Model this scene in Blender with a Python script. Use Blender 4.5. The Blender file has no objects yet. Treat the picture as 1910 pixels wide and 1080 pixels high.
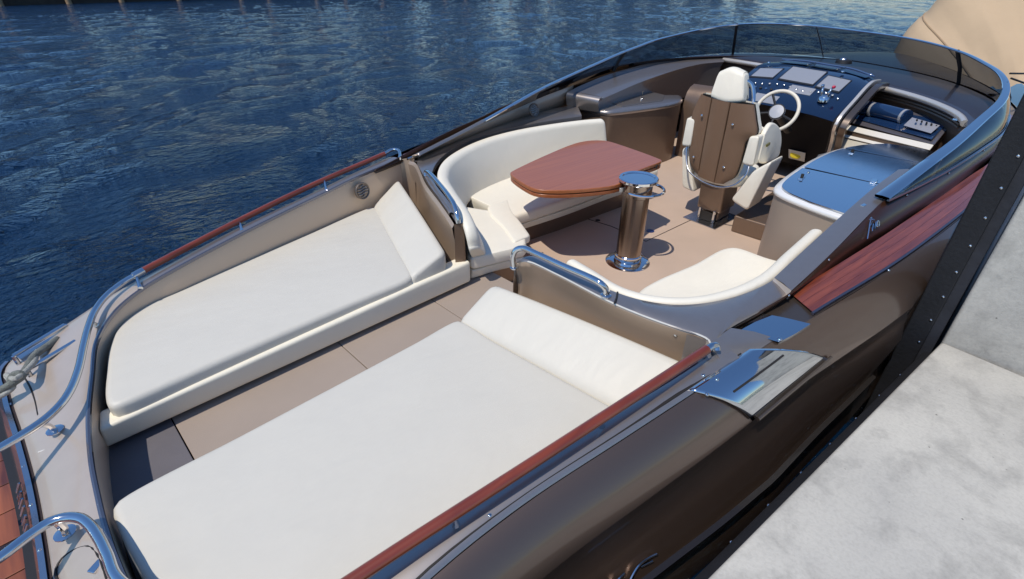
import bpy, bmesh, math, random
from mathutils import Vector, Matrix
random.seed(7)
SC = bpy.context.scene
COL = SC.collection
PI = math.pi

# ------------------------------------------------------------------ camera
FPX, PITCH, YAW, CAMH = 950.0, math.radians(32.0), math.radians(45.6), 2.55
CAM = Vector((0, 0, CAMH))
FW = Vector((math.cos(YAW)*math.cos(PITCH), math.sin(YAW)*math.cos(PITCH), -math.sin(PITCH)))
RT = Vector((math.sin(YAW), -math.cos(YAW), 0))
UP = RT.cross(FW)
cd = bpy.data.cameras.new('camera')
cd.sensor_fit = 'HORIZONTAL'; cd.sensor_width = 36.0; cd.lens = FPX/1910*36.0
cd.clip_start = 0.05; cd.clip_end = 3000
cam = bpy.data.objects.new('camera', cd); COL.objects.link(cam)
cam.matrix_world = Matrix(((RT.x, UP.x, -FW.x, CAM.x), (RT.y, UP.y, -FW.y, CAM.y), (RT.z, UP.z, -FW.z, CAM.z), (0, 0, 0, 1)))
SC.camera = cam

# ------------------------------------------------------------------ sky and sun
SUND = Vector((-0.485, -0.02, 0.8746)).normalized()
w = bpy.data.worlds.new('World'); SC.world = w; w.use_nodes = True
nt = w.node_tree; nt.nodes.clear()
sky = nt.nodes.new('ShaderNodeTexSky'); sky.sky_type = 'NISHITA'; sky.sun_disc = False
sky.sun_elevation = math.asin(SUND.z); sky.sun_rotation = math.atan2(SUND.x, SUND.y)
sky.altitude = 9000; sky.air_density = 4.0; sky.dust_density = 0.0; sky.ozone_density = 10.0
bg = nt.nodes.new('ShaderNodeBackground'); bg.inputs['Strength'].default_value = 0.13
wo = nt.nodes.new('ShaderNodeOutputWorld')
nt.links.new(sky.outputs[0], bg.inputs[0]); nt.links.new(bg.outputs[0], wo.inputs[0])
ld = bpy.data.lights.new('sun', 'SUN'); ld.energy = 3.7; ld.angle = math.radians(0.55); ld.color = (1.0, 0.93, 0.83)
sun = bpy.data.objects.new('sun', ld); COL.objects.link(sun)
sun.rotation_euler = SUND.to_track_quat('Z', 'Y').to_euler(); sun.location = (-20, 10, 40)
SC.view_settings.view_transform = 'Standard'; SC.view_settings.look = 'None'
SC.view_settings.exposure = 0.0; SC.view_settings.gamma = 1.0
SC.cycles.max_bounces = 10; SC.cycles.glossy_bounces = 6; SC.cycles.transmission_bounces = 8
SC.cycles.use_denoising = True

# ------------------------------------------------------------------ point helpers
def ray(px, py): return FW*FPX + RT*(px-955) - UP*(py-540)
def A(px, py, z):
    d = ray(px, py); return CAM + d*((z-CAMH)/d.z)
def AX(px, py, x):
    d = ray(px, py); return CAM + d*(x/d.x)
def AY(px, py, y):
    d = ray(px, py); return CAM + d*(y/d.y)
def V(*a): return Vector(a)
def LA(*pts): return [A(*p) for p in pts]

# ------------------------------------------------------------------ materials
MATS = {}
def sock(n, *names):
    for k in names:
        if k in n.inputs: return n.inputs[k]
def mat(name, col, rough=0.5, metal=0.0, coat=0.0, spec=None, var=0.0, vscale=4.0, bump=0.0, bscale=60.0, coatr=0.04,
        stretch=None, rvar=0.0, ior=None):
    if name in MATS: return MATS[name]
    m = bpy.data.materials.new(name); m.use_nodes = True
    t = m.node_tree; b = t.nodes['Principled BSDF']
    b.inputs['Base Color'].default_value = (*col, 1)
    b.inputs['Roughness'].default_value = rough; b.inputs['Metallic'].default_value = metal
    b.inputs['Coat Weight'].default_value = coat; b.inputs['Coat Roughness'].default_value = coatr
    if spec is not None: b.inputs['Specular IOR Level'].default_value = spec
    if ior: b.inputs['IOR'].default_value = ior
    tc = t.nodes.new('ShaderNodeTexCoord'); mp = t.nodes.new('ShaderNodeMapping')
    t.links.new(tc.outputs['Object'], mp.inputs[0])
    if stretch: mp.inputs['Scale'].default_value = stretch
    if var or rvar:
        n = t.nodes.new('ShaderNodeTexNoise'); n.inputs['Scale'].default_value = vscale; n.inputs['Detail'].default_value = 5
        t.links.new(mp.outputs[0], n.inputs[0])
        if var:
            r = t.nodes.new('ShaderNodeMapRange'); r.inputs[1].default_value = 0.25; r.inputs[2].default_value = 0.75
            r.inputs[3].default_value = 1-var; r.inputs[4].default_value = 1+var
            t.links.new(n.outputs[0], r.inputs[0])
            mx = t.nodes.new('ShaderNodeVectorMath'); mx.operation = 'SCALE'; mx.inputs[0].default_value = col
            t.links.new(r.outputs[0], mx.inputs['Scale']); t.links.new(mx.outputs[0], b.inputs['Base Color'])
        if rvar:
            r2 = t.nodes.new('ShaderNodeMapRange'); r2.inputs[3].default_value = max(0, rough-rvar); r2.inputs[4].default_value = rough+rvar
            t.links.new(n.outputs[0], r2.inputs[0]); t.links.new(r2.outputs[0], b.inputs['Roughness'])
    if bump:
        n2 = t.nodes.new('ShaderNodeTexNoise'); n2.inputs['Scale'].default_value = bscale; n2.inputs['Detail'].default_value = 4
        bp = t.nodes.new('ShaderNodeBump'); bp.inputs['Strength'].default_value = bump; bp.inputs['Distance'].default_value = 0.01
        t.links.new(mp.outputs[0], n2.inputs[0]); t.links.new(n2.outputs[0], bp.inputs['Height']); t.links.new(bp.outputs[0], b.inputs['Normal'])
    MATS[name] = m; return m

bronze = mat('bronze_paint', (0.135, 0.105, 0.085), 0.33, 0.75, coat=0.55, var=0.04, vscale=30, coatr=0.06)
bronze_lt = mat('bronze_sunlit_deck', (0.50, 0.42, 0.35), 0.38, 0.35, coat=0.45, var=0.04, vscale=9, coatr=0.06)  # same paint as the side coamings, lightened for the sunlit stern slope
bronze_in = mat('bronze_liner', (0.19, 0.128, 0.088), 0.38, 0.5, coat=0.3, var=0.04, vscale=20, coatr=0.1)  # same bronze as the bulkheads, kept darker for shaded faces
bronze_dk = mat('dark_brown_lacquer', (0.036, 0.015, 0.008), 0.32, 0.1, coat=0.25, coatr=0.12, spec=.3)
bronze_sun = mat('bronze_sunlit', (0.44, 0.33, 0.24), 0.38, 0.4, coat=0.3, coatr=0.1)  # same bronze as the liner, lightened for the sunlit bulkheads
bronze_off = mat('bronze_off_sun', (0.34, 0.305, 0.285), 0.34, 0.75, coat=0.6, coatr=0.05, var=0.03, vscale=20)  # same paint as the stern deck, darker copy for flats mirroring the sky
hullp = mat('hull_metallic_paint', (0.175, 0.117, 0.086), 0.38, 0.8, coat=0.8, coatr=0.05)
steel = mat('polished_steel', (0.62, 0.64, 0.66), 0.10, 1.0, rvar=0.03, vscale=25)
steelb = mat('brushed_steel', (0.50, 0.51, 0.53), 0.24, 1.0, rvar=0.05, vscale=40, stretch=(1, 30, 1))
steelm = mat('mirror_steel', (0.66, 0.68, 0.70), 0.05, 1.0)
black = mat('black_gloss', (0.006, 0.007, 0.010), 0.12, 0.0, coat=1.0)
blackm = mat('black_matte', (0.012, 0.012, 0.014), 0.55)
rubber = mat('black_rubber', (0.007, 0.0075, 0.010), 0.6, var=0.3, vscale=8, bump=0.3, bscale=40)
gasket = mat('dark_gasket', (0.015, 0.012, 0.01), 0.6)
screenm = mat('instrument_screen', (0.30, 0.30, 0.31), 0.12, 0.0, coat=1.0)
yellow = mat('yellow_plastic', (0.75, 0.58, 0.03), 0.4)
red = mat('red_plastic', (0.5, 0.02, 0.06), 0.35)
cream = mat('cream_leather', (0.72, 0.66, 0.54), 0.45, bump=0.15, bscale=300)
dwht = mat('dull_white_gelcoat', (0.68, 0.64, 0.58), 0.35, coat=0.4)

def vinyl(name, col, seed):
    m = mat(name, col, 0.46, 0.0, var=0.012, vscale=3.0, bump=0.12, bscale=420)
    t = m.node_tree; b = t.nodes['Principled BSDF']; b.inputs['Specular IOR Level'].default_value = 0.42
    # broad soft creases of stretched upholstery
    tc = [n for n in t.nodes if n.type == 'TEX_COORD'][0]
    n = t.nodes.new('ShaderNodeTexNoise'); n.inputs['Scale'].default_value = 2.2; n.inputs['Detail'].default_value = 3
    mp = t.nodes.new('ShaderNodeMapping'); mp.inputs['Location'].default_value = (seed, seed*2, 0); mp.inputs['Scale'].default_value = (1.0, 2.2, 1.0)
    t.links.new(tc.outputs['Object'], mp.inputs[0]); t.links.new(mp.outputs[0], n.inputs[0])
    bp0 = [q for q in t.nodes if q.type == 'BUMP'][0]
    bp = t.nodes.new('ShaderNodeBump'); bp.inputs['Strength'].default_value = 0.4; bp.inputs['Distance'].default_value = 0.035
    t.links.new(n.outputs[0], bp.inputs['Height']); t.links.new(bp0.outputs[0], bp.inputs['Normal']); t.links.new(bp.outputs[0], b.inputs['Normal'])
    return m
vin = vinyl('white_vinyl', (0.60, 0.57, 0.495), 1.3)
vin2 = vinyl('ivory_leather', (0.80, 0.745, 0.62), 5.1)
vinside = vinyl('ivory_side_panel', (0.84, 0.78, 0.63), 9.0)

def floormat():
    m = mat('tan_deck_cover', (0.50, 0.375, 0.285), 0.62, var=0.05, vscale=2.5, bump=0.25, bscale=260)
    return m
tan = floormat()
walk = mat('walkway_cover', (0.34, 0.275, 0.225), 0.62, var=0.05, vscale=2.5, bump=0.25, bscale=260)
dark_panel = mat('dark_floor_panel', (0.13, 0.12, 0.13), 0.6, var=0.05, vscale=6, bump=0.2, bscale=200)  # aft walkway panel, darker and cooler than the walkway cover

def wood(name, c1, c2, rough, coat, scale, axis=(1, 14, 14), rot=0.0):
    m = bpy.data.materials.new(name); m.use_nodes = True
    t = m.node_tree; b = t.nodes['Principled BSDF']
    tc = t.nodes.new('ShaderNodeTexCoord'); mp = t.nodes.new('ShaderNodeMapping'); mp.inputs['Scale'].default_value = axis
    m0 = t.nodes.new('ShaderNodeMapping'); m0.inputs['Rotation'].default_value = (0, 0, rot)
    t.links.new(tc.outputs['Object'], m0.inputs[0]); t.links.new(m0.outputs[0], mp.inputs[0])
    n = t.nodes.new('ShaderNodeTexNoise'); n.inputs['Scale'].default_value = scale; n.inputs['Detail'].default_value = 8; n.inputs['Distortion'].default_value = 0.6
    t.links.new(mp.outputs[0], n.inputs[0])
    oi = t.nodes.new('ShaderNodeObjectInfo'); ad = t.nodes.new('ShaderNodeMath'); ad.operation = 'MULTIPLY_ADD'
    ad.inputs[1].default_value = 0.30; t.links.new(oi.outputs['Random'], ad.inputs[0]); t.links.new(n.outputs[0], ad.inputs[2])
    cr = t.nodes.new('ShaderNodeValToRGB'); cr.color_ramp.elements[0].position = 0.38; cr.color_ramp.elements[1].position = 0.86
    cr.color_ramp.elements[0].color = (*c1, 1); cr.color_ramp.elements[1].color = (*c2, 1)
    t.links.new(ad.outputs[0], cr.inputs[0]); t.links.new(cr.outputs[0], b.inputs['Base Color'])
    b.inputs['Roughness'].default_value = rough; b.inputs['Coat Weight'].default_value = coat; b.inputs['Coat Roughness'].default_value = 0.05
    bp = t.nodes.new('ShaderNodeBump'); bp.inputs['Strength'].default_value = 0.08; bp.inputs['Distance'].default_value = 0.01
    t.links.new(n.outputs[0], bp.inputs['Height']); t.links.new(bp.outputs[0], b.inputs['Normal'])
    MATS[name] = m; return m
mahog = wood('varnished_mahogany', (0.12, 0.024, 0.012), (0.25, 0.060, 0.026), 0.30, 0.7, 1.6, (.4, 30, 30), .15)
tabwd = wood('table_mahogany', (0.28, 0.078, 0.022), (0.38, 0.120, 0.036), 0.30, 0.4, 1.4, (.5, 26, 26), .1)
railwd = wood('rail_mahogany', (0.10, 0.014, 0.005), (0.21, 0.038, 0.012), 0.3, 0.9, 1.5, (1.5, 10, 10))
platwd = wood('platform_teak', (0.085, 0.020, 0.009), (0.34, 0.10, 0.035), 0.42, 0.4, 1.3, (12, .8, 9))

def glassmat():
    m = bpy.data.materials.new('tinted_glass'); m.use_nodes = True
    t = m.node_tree; t.nodes.clear()
    o = t.nodes.new('ShaderNodeOutputMaterial'); mx = t.nodes.new('ShaderNodeMixShader')
    tr = t.nodes.new('ShaderNodeBsdfTransparent'); tr.inputs[0].default_value = (0.22, 0.245, 0.28, 1)
    gl = t.nodes.new('ShaderNodeBsdfGlossy'); gl.inputs[0].default_value = (1, 1, 1, 1); gl.inputs['Roughness'].default_value = 0.01
    fr = t.nodes.new('ShaderNodeFresnel'); ge = t.nodes.new('ShaderNodeNewGeometry'); mr = t.nodes.new('ShaderNodeMapRange')
    mr.inputs[3].default_value = 1.5; mr.inputs[4].default_value = 1/1.5; t.links.new(ge.outputs['Backfacing'], mr.inputs[0]); t.links.new(mr.outputs[0], fr.inputs[0])
    t.links.new(fr.outputs[0], mx.inputs[0]); t.links.new(tr.outputs[0], mx.inputs[1]); t.links.new(gl.outputs[0], mx.inputs[2])
    t.links.new(mx.outputs[0], o.inputs[0]); MATS['tinted_glass'] = m; return m
glass = glassmat()

# ------------------------------------------------------------------ object helpers
def empty(name, loc, label=None, cat=None, group=None, kind=None):
    o = bpy.data.objects.new(name, None); COL.objects.link(o); o.location = loc
    o.empty_display_size = 0.1
    tag(o, label, cat, group, kind); return o
def tag(o, label=None, cat=None, group=None, kind=None):
    if label: o['label'] = label
    if cat: o['category'] = cat
    if group: o['group'] = group
    if kind: o['kind'] = kind
    return o
def attach(o, parent):
    if parent is None: return o
    o.parent = parent
    if parent.parent is None and parent.type == 'EMPTY':
        o.matrix_parent_inverse = Matrix.Translation(-parent.location)
    return o
def mobj(name, verts, faces, m, parent=None, smooth=True, bevel=0, seg=2, solid=0, subs=0, angle=40):
    me = bpy.data.meshes.new(name); me.from_pydata([tuple(v) for v in verts], [], faces)
    bm = bmesh.new(); bm.from_mesh(me); bmesh.ops.recalc_face_normals(bm, faces=bm.faces); bm.to_mesh(me); bm.free()
    if smooth:
        for p in me.polygons: p.use_smooth = True
        me.set_sharp_from_angle(angle=math.radians(angle))
    me.materials.append(m)
    o = bpy.data.objects.new(name, me); COL.objects.link(o)
    if solid:
        s = o.modifiers.new('s', 'SOLIDIFY'); s.thickness = solid; s.offset = 0
    if bevel:
        b = o.modifiers.new('b', 'BEVEL'); b.width = bevel; b.segments = seg; b.limit_method = 'ANGLE'; b.angle_limit = math.radians(35)
        b.harden_normals = True
    if subs:
        s = o.modifiers.new('ss', 'SUBSURF'); s.levels = subs; s.render_levels = subs
    return attach(o, parent)
def linked(src, name, loc, parent, rot=None):
    o = bpy.data.objects.new(name, src.data); COL.objects.link(o); o.location = loc
    if rot is not None: o.rotation_euler = rot
    return attach(o, parent)

def spline(pts, n, closed=False):
    P = [Vector(p) for p in pts]; m = len(P)
    segs = m if closed else m-1
    out = []
    dense = []
    for i in range(segs):
        if closed: p0, p1, p2, p3 = P[(i-1) % m], P[i], P[(i+1) % m], P[(i+2) % m]
        else:
            p1, p2 = P[i], P[i+1]
            p0 = P[i-1] if i > 0 else p1*2-p2
            p3 = P[i+2] if i+2 < m else p2*2-p1
        t0 = 0.0; t1 = t0+max(1e-6, (p1-p0).length)**.5; t2 = t1+max(1e-6, (p2-p1).length)**.5; t3 = t2+max(1e-6, (p3-p2).length)**.5
        for k in range(16):
            t = t1+(t2-t1)*k/16
            a1 = p0*((t1-t)/(t1-t0))+p1*((t-t0)/(t1-t0)); a2 = p1*((t2-t)/(t2-t1))+p2*((t-t1)/(t2-t1)); a3 = p2*((t3-t)/(t3-t2))+p3*((t-t2)/(t3-t2))
            b1 = a1*((t2-t)/(t2-t0))+a2*((t-t0)/(t2-t0)); b2 = a2*((t3-t)/(t3-t1))+a3*((t-t1)/(t3-t1))
            dense.append(b1*((t2-t)/(t2-t1))+b2*((t-t1)/(t2-t1)))
    dense.append(P[0].copy() if closed else P[-1].copy())
    L = [0.0]
    for i in range(1, len(dense)): L.append(L[-1]+(dense[i]-dense[i-1]).length)
    tot = L[-1]; cnt = n if closed else n-1; j = 0
    for k in range(n):
        s = tot*k/cnt
        while j < len(L)-2 and L[j+1] < s: j += 1
        d = L[j+1]-L[j]; f = 0 if d < 1e-9 else (s-L[j])/d
        out.append(dense[j].lerp(dense[j+1], min(1, max(0, f))))
    return out
def interp(pts, x):
    """linear lookup in a list of (x, value...)"""
    if x <= pts[0][0]: return pts[0][1:]
    for a, b in zip(pts, pts[1:]):
        if x <= b[0]:
            f = (x-a[0])/(b[0]-a[0]); return tuple(p+(q-p)*f for p, q in zip(a[1:], b[1:]))
    return pts[-1][1:]
def loft(name, curves, m, parent=None, n=None, closed=False, closeu=False, **kw):
    if n: curves = [spline(c, n, closed) for c in curves]
    k = len(curves[0]); verts = [p for c in curves for p in c]; faces = []
    rows = len(curves)
    for i in range(rows if closeu else rows-1):
        for j in range(k if closed else k-1):
            a, b = i*k+j, i*k+(j+1) % k; i2 = (i+1) % rows
            faces.append((a, b, i2*k+(j+1) % k, i2*k+j))
    return mobj(name, verts, faces, m, parent, **kw)
def tube(name, path, r, m, parent=None, n=12, samples=None, closed=False, radii=None):
    P = spline(path, samples, closed) if samples else [Vector(p) for p in path]
    k = len(P); verts = []; faces = []; up = None
    for i, p in enumerate(P):
        if closed: t = P[(i+1) % k]-P[i-1]
        else: t = P[min(i+1, k-1)]-P[max(i-1, 0)]
        t.normalize()
        if up is None:
            up = Vector((0, 0, 1)) if abs(t.z) < .9 else Vector((1, 0, 0))
        s = t.cross(up).normalized(); up = s.cross(t).normalized()
        rr = radii[i] if radii else r
        for j in range(n):
            a = 2*PI*j/n; verts.append(p+s*(rr*math.cos(a))+up*(rr*math.sin(a)))
    for i in range(k if closed else k-1):
        for j in range(n):
            a = i*n+j; b = i*n+(j+1) % n; c = ((i+1) % k)*n+(j+1) % n; d = ((i+1) % k)*n+j
            faces.append((a, b, c, d))
    if not closed:
        faces.append(tuple(range(n-1, -1, -1))); faces.append(tuple((k-1)*n+j for j in range(n)))
    return mobj(name, verts, faces, m, parent)
def bar(name, path, prof, m, parent=None, samples=None, closed=False, upv=(0, 0, 1), **kw):
    """sweep a closed 2-D profile (side, up) along a path with a fixed up vector"""
    P = spline(path, samples, closed) if samples else [Vector(p) for p in path]
    k = len(P); n = len(prof); verts = []; faces = []; U = Vector(upv)
    for i, p in enumerate(P):
        t = (P[(i+1) % k]-P[i-1]) if closed else (P[min(i+1, k-1)]-P[max(i-1, 0)])
        t.normalize(); s = t.cross(U).normalized(); u = s.cross(t).normalized()
        for a, b in prof: verts.append(p+s*a+u*b)
    for i in range(k if closed else k-1):
        for j in range(n):
            faces.append((i*n+j, i*n+(j+1) % n, ((i+1) % k)*n+(j+1) % n, ((i+1) % k)*n+j))
    if not closed:
        faces.append(tuple(range(n-1, -1, -1))); faces.append(tuple((k-1)*n+j for j in range(n)))
    return mobj(name, verts, faces, m, parent, **kw)
def prism(name, pts, thick, m, parent=None, dirv=(0, 0, -1), **kw):
    P = [Vector(p) for p in pts]; D = Vector(dirv).normalized()*thick; n = len(P)
    verts = P+[p+D for p in P]
    faces = [tuple(range(n)), tuple(range(2*n-1, n-1, -1))]+[(i, (i+1) % n, n+(i+1) % n, n+i) for i in range(n)]
    return mobj(name, verts, faces, m, parent, **kw)
def box(name, c, size, m, parent=None, rot=None, bevel=0.004, **kw):
    x, y, z = [s/2 for s in size]
    vs = [Vector((a*x, b*y, d*z)) for a in (-1, 1) for b in (-1, 1) for d in (-1, 1)]
    if rot is not None:
        R = rot if isinstance(rot, Matrix) else Matrix.Rotation(rot, 3, 'Z')
        vs = [R @ v for v in vs]
    c = Vector(c); vs = [v+c for v in vs]
    f = [(0, 1, 3, 2), (4, 6, 7, 5), (0, 4, 5, 1), (2, 3, 7, 6), (0, 2, 6, 4), (1, 5, 7, 3)]
    return mobj(name, vs, f, m, parent, bevel=bevel, **kw)
def lathe(name, prof, c, m, parent=None, n=32, axis=None, **kw):
    c = Vector(c); verts = []; faces = []
    q = Vector(axis).normalized().to_track_quat('Z', 'Y').to_matrix() if axis is not None else Matrix.Identity(3)
    for r, z in prof:
        for j in range(n):
            a = 2*PI*j/n; verts.append(c+q @ Vector((r*math.cos(a), r*math.sin(a), z)))
    for i in range(len(prof)-1):
        for j in range(n):
            faces.append((i*n+j, i*n+(j+1) % n, (i+1)*n+(j+1) % n, (i+1)*n+j))
    faces.append(tuple(range(n-1, -1, -1))); faces.append(tuple((len(prof)-1)*n+j for j in range(n)))
    return mobj(name, verts, faces, m, parent, **kw)
def offset2d(P, d):
    """inset an xy outline (list of Vector) by d towards the inside"""
    n = len(P); area = sum(P[i].x*P[(i+1) % n].y-P[(i+1) % n].x*P[i].y for i in range(n)); sg = 1 if area > 0 else -1
    out = []
    for i in range(n):
        t = (P[(i+1) % n]-P[i-1]); t.z = 0
        if t.length < 1e-9: out.append(P[i].copy()); continue
        t.normalize(); nv = Vector((-t.y, t.x, 0))*sg
        out.append(P[i]+nv*d)
    return out
def cushion(name, outline, ztop, zbot, r, m, parent=None, n=96, crown=0.012, smoothcorners=True, zfun=None, piping=True):
    """soft slab: outline in plan (3-D points, z ignored), rounded upper and lower edges, light crown"""
    P = spline([Vector((p[0], p[1], 0)) for p in outline], n, True) if smoothcorners else [Vector((p[0], p[1], 0)) for p in outline]
    n = len(P); cx = sum((p for p in P), Vector())/n
    rows = []
    def ring(Q, z): rows.append([Vector((q.x, q.y, z+(zfun(q.x, q.y) if zfun else 0))) for q in Q])
    ring(offset2d(P, r*.8), zbot)
    for k in range(4):
        a = PI/2*(1-k/3.0); ring(offset2d(P, r*.8*(1-math.cos(a))*1.0), zbot+r*.8*(1-math.sin(a)))
    for k in range(7):
        a = PI/2*k/6.0; ring(offset2d(P, r*(1-math.cos(a))), ztop-r+r*math.sin(a))
    Q = offset2d(P, r)
    for s in (0.93, 0.8, 0.6, 0.4, 0.2, 0.05):
        ring([cx+(q-cx)*s for q in Q], ztop+crown*(1-s*s))
    verts = [p for c in rows for p in c]; faces = []
    for i in range(len(rows)-1):
        for j in range(n): faces.append((i*n+j, i*n+(j+1) % n, (i+1)*n+(j+1) % n, (i+1)*n+j))
    faces.append(tuple(range(n-1, -1, -1))); faces.append(tuple((len(rows)-1)*n+j for j in range(n)))
    return mobj(name, verts, faces, m, parent, angle=60)
def rsection(q, r, k=4):
    """rounded quad cross-section from four corner points"""
    out = []
    for i in range(4):
        p, a, b = q[i], q[i-1], q[(i+1) % 4]
        da = (a-p); db = (b-p); rr = min(r, da.length*.48, db.length*.48)
        s = p+da.normalized()*rr; e = p+db.normalized()*rr
        for j in range(k+1):
            t = j/k; out.append(s*((1-t)**2)+p*(2*t*(1-t))+e*(t*t))
    return out
def bolster(name, bl, br, tr, tl, r, m, parent=None, n=40, capr=None, ends=(True, True), closed=False):
    """loft a rounded quad section along four corner curves, with rounded ends"""
    C = [spline(c, n, closed) for c in (bl, br, tr, tl)]
    secs = [rsection([C[0][i], C[1][i], C[2][i], C[3][i]], r) for i in range(n)]
    capr = capr if capr is not None else r
    def cap(sec, d):
        c = sum(sec, Vector())/len(sec); out = []
        for k in range(1, 5):
            a = PI/2*k/4; ins = capr*(1-math.cos(a))
            out.append([p+(c-p)*min(.9, ins/max(1e-6, (c-p).length))+d*(capr*math.sin(a)) for p in sec])
        return out
    if not closed:
        if ends[0]:
            d = (sum(secs[0], Vector())-sum(secs[1], Vector())).normalized(); pre = cap([p-d*capr for p in secs[0]], d)
            secs[0] = [p-d*capr for p in secs[0]]; secs = pre[::-1]+secs
        if ends[1]:
            d = (sum(secs[-1], Vector())-sum(secs[-2], Vector())).normalized(); secs[-1] = [p-d*capr for p in secs[-1]]
            secs = secs+cap(secs[-1], d)
    k = len(secs[0]); verts = [p for s in secs for p in s]; faces = []; R = len(secs)
    for i in range(R if closed else R-1):
        for j in range(k): faces.append((i*k+j, i*k+(j+1) % k, ((i+1) % R)*k+(j+1) % k, ((i+1) % R)*k+j))
    if not closed:
        faces.append(tuple(range(k-1, -1, -1))); faces.append(tuple((R-1)*k+j for j in range(k)))
    return mobj(name, verts, faces, m, parent, angle=55)
SCREW = None
def screw(loc, parent, name='screw', nrm=(0, 0, 1), s=1.0, m=None):
    global SCREW
    if SCREW is None:
        SCREW = lathe('screw', [(0.012, -0.004), (0.012, 0.001), (0.009, 0.005), (0.003, 0.0065)], (0, 0, 0), steel, None, n=12)
        o = SCREW; o.location = loc; attach(o, parent)
    else:
        o = linked(SCREW, name, loc, parent)
    o.rotation_euler = Vector(nrm).to_track_quat('Z', 'Y').to_euler(); o.scale = (s, s, s)
    return o

# ================================================================== SETTING: water
WZ = -0.65
def watermat():
    m = bpy.data.materials.new('canal_water'); m.use_nodes = True
    t = m.node_tree; b = t.nodes['Principled BSDF']
    b.inputs['Base Color'].default_value = (0.002, 0.016, 0.048, 1); b.inputs['Roughness'].default_value = 0.03
    b.inputs['IOR'].default_value = 1.333; b.inputs['Specular IOR Level'].default_value = 0.5
    tc = t.nodes.new('ShaderNodeTexCoord')
    prev = None
    for sc, st, ds, dist, rot, ax in ((2.4, 1.0, 1.2, 0.17, 0.45, (1, 1.6, 1)), (6.5, 1.0, .8, 0.075, 1.0, (1, 1.5, 1)), (17, 0.9, .5, 0.026, .2, (1, 1.4, 1))):
        mp = t.nodes.new('ShaderNodeMapping'); mp.inputs['Rotation'].default_value = (0, 0, rot); mp.inputs['Scale'].default_value = ax
        n = t.nodes.new('ShaderNodeTexNoise'); n.inputs['Scale'].default_value = sc; n.inputs['Detail'].default_value = 3.0; n.inputs['Distortion'].default_value = ds
        bp = t.nodes.new('ShaderNodeBump'); bp.inputs['Strength'].default_value = st; bp.inputs['Distance'].default_value = dist
        t.links.new(tc.outputs['Object'], mp.inputs[0]); t.links.new(mp.outputs[0], n.inputs[0]); t.links.new(n.outputs[0], bp.inputs['Height'])
        if prev is not None: t.links.new(prev.outputs[0], bp.inputs['Normal'])
        prev = bp
    t.links.new(prev.outputs[0], b.inputs['Normal'])
    MATS['canal_water'] = m; return m
import numpy as np
def water_mesh():
    rng = np.random.default_rng(11)
    x0, y0, y1, st = -14.0, -6.0, 83.6, 0.2
    xs = list(np.arange(x0, 46, st)); d = st
    while xs[-1] < 420: d *= 1.018; xs.append(xs[-1]+d)
    ys = list(np.arange(y0, 46, st)); d = st
    while ys[-1] < y1: d *= 1.012; ys.append(ys[-1]+d)
    xs = np.array(xs); ys = np.array(ys); x1 = xs[-1]; y1 = ys[-1]; nx, ny = len(xs), len(ys)
    SP = np.maximum(np.gradient(xs)[:, None], np.gradient(ys)[None, :])
    X, Y = np.meshgrid(xs, ys, indexing='ij'); Z = np.zeros_like(X)
    def low(seed, L):
        r = np.random.default_rng(seed); q = np.zeros_like(X)
        for _ in range(7):
            a = r.uniform(0, 2*PI); k = 2*PI/(L*r.uniform(.6, 1.6)); q += np.sin(k*(np.cos(a)*X+np.sin(a)*Y)+r.uniform(0, 6.3))
        return q/2.6
    gust = np.clip(.80+.42*low(3, 17), .25, 1.5); warp = .5*low(5, 7)
    for n in range(64):
        L = .55*(4.2**rng.random()) if n < 48 else 3.0*(5.0**rng.random())
        a = 2.30+rng.normal(0, .42); k = 2*PI/L; sl = (.022 if n < 48 else .008)*(.8+.5*rng.random())
        ph = rng.uniform(0, 6.3); s_ = np.sin(k*(np.cos(a)*(X+warp)+np.sin(a)*(Y-warp))+ph)
        Z += (sl/k)*(s_+.25*s_*s_)*(gust if L < 1.6 else .9)*np.clip(L/(2.2*SP)-.6, 0, 1)
    ed = np.minimum(np.minimum(X-x0, x1-X), np.minimum(Y-y0, y1-Y)); Z *= np.clip(ed/4.0, 0, 1)
    Z -= Z.mean()*np.clip(ed/4.0, 0, 1)
    V3 = np.stack([X, Y, Z+WZ], -1).reshape(-1, 3)
    i = np.arange(nx-1)[:, None]*ny+np.arange(ny-1)[None, :]; F = np.stack([i, i+ny, i+ny+1, i+1], -1).reshape(-1, 4)
    nb = len(V3); B = np.array([(-300, -400), (1200, -400), (1200, 900), (-300, 900)], float)
    V3 = np.vstack([V3, np.column_stack([B, np.full(4, WZ)])])
    c = [0, (nx-1)*ny, nx*ny-1, ny-1]
    F = np.vstack([F, [[nb, nb+1, c[1], c[0]], [nb+1, nb+2, c[2], c[1]], [nb+2, nb+3, c[3], c[2]], [nb+3, nb, c[0], c[3]]]])
    me = bpy.data.meshes.new('water'); me.vertices.add(len(V3)); me.vertices.foreach_set('co', V3.astype(np.float32).ravel())
    me.loops.add(len(F)*4); me.loops.foreach_set('vertex_index', F.astype(np.int32).ravel())
    me.polygons.add(len(F)); me.polygons.foreach_set('loop_start', np.arange(len(F), dtype=np.int32)*4)
    me.update(calc_edges=True)
    me.polygons.foreach_set('use_smooth', np.ones(len(F), dtype=bool)); me.materials.append(watermat())
    o = bpy.data.objects.new('water', me); COL.objects.link(o); return o
o = water_mesh()
tag(o, 'rippled dark blue canal water around the boat', None, None, 'structure')

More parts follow.
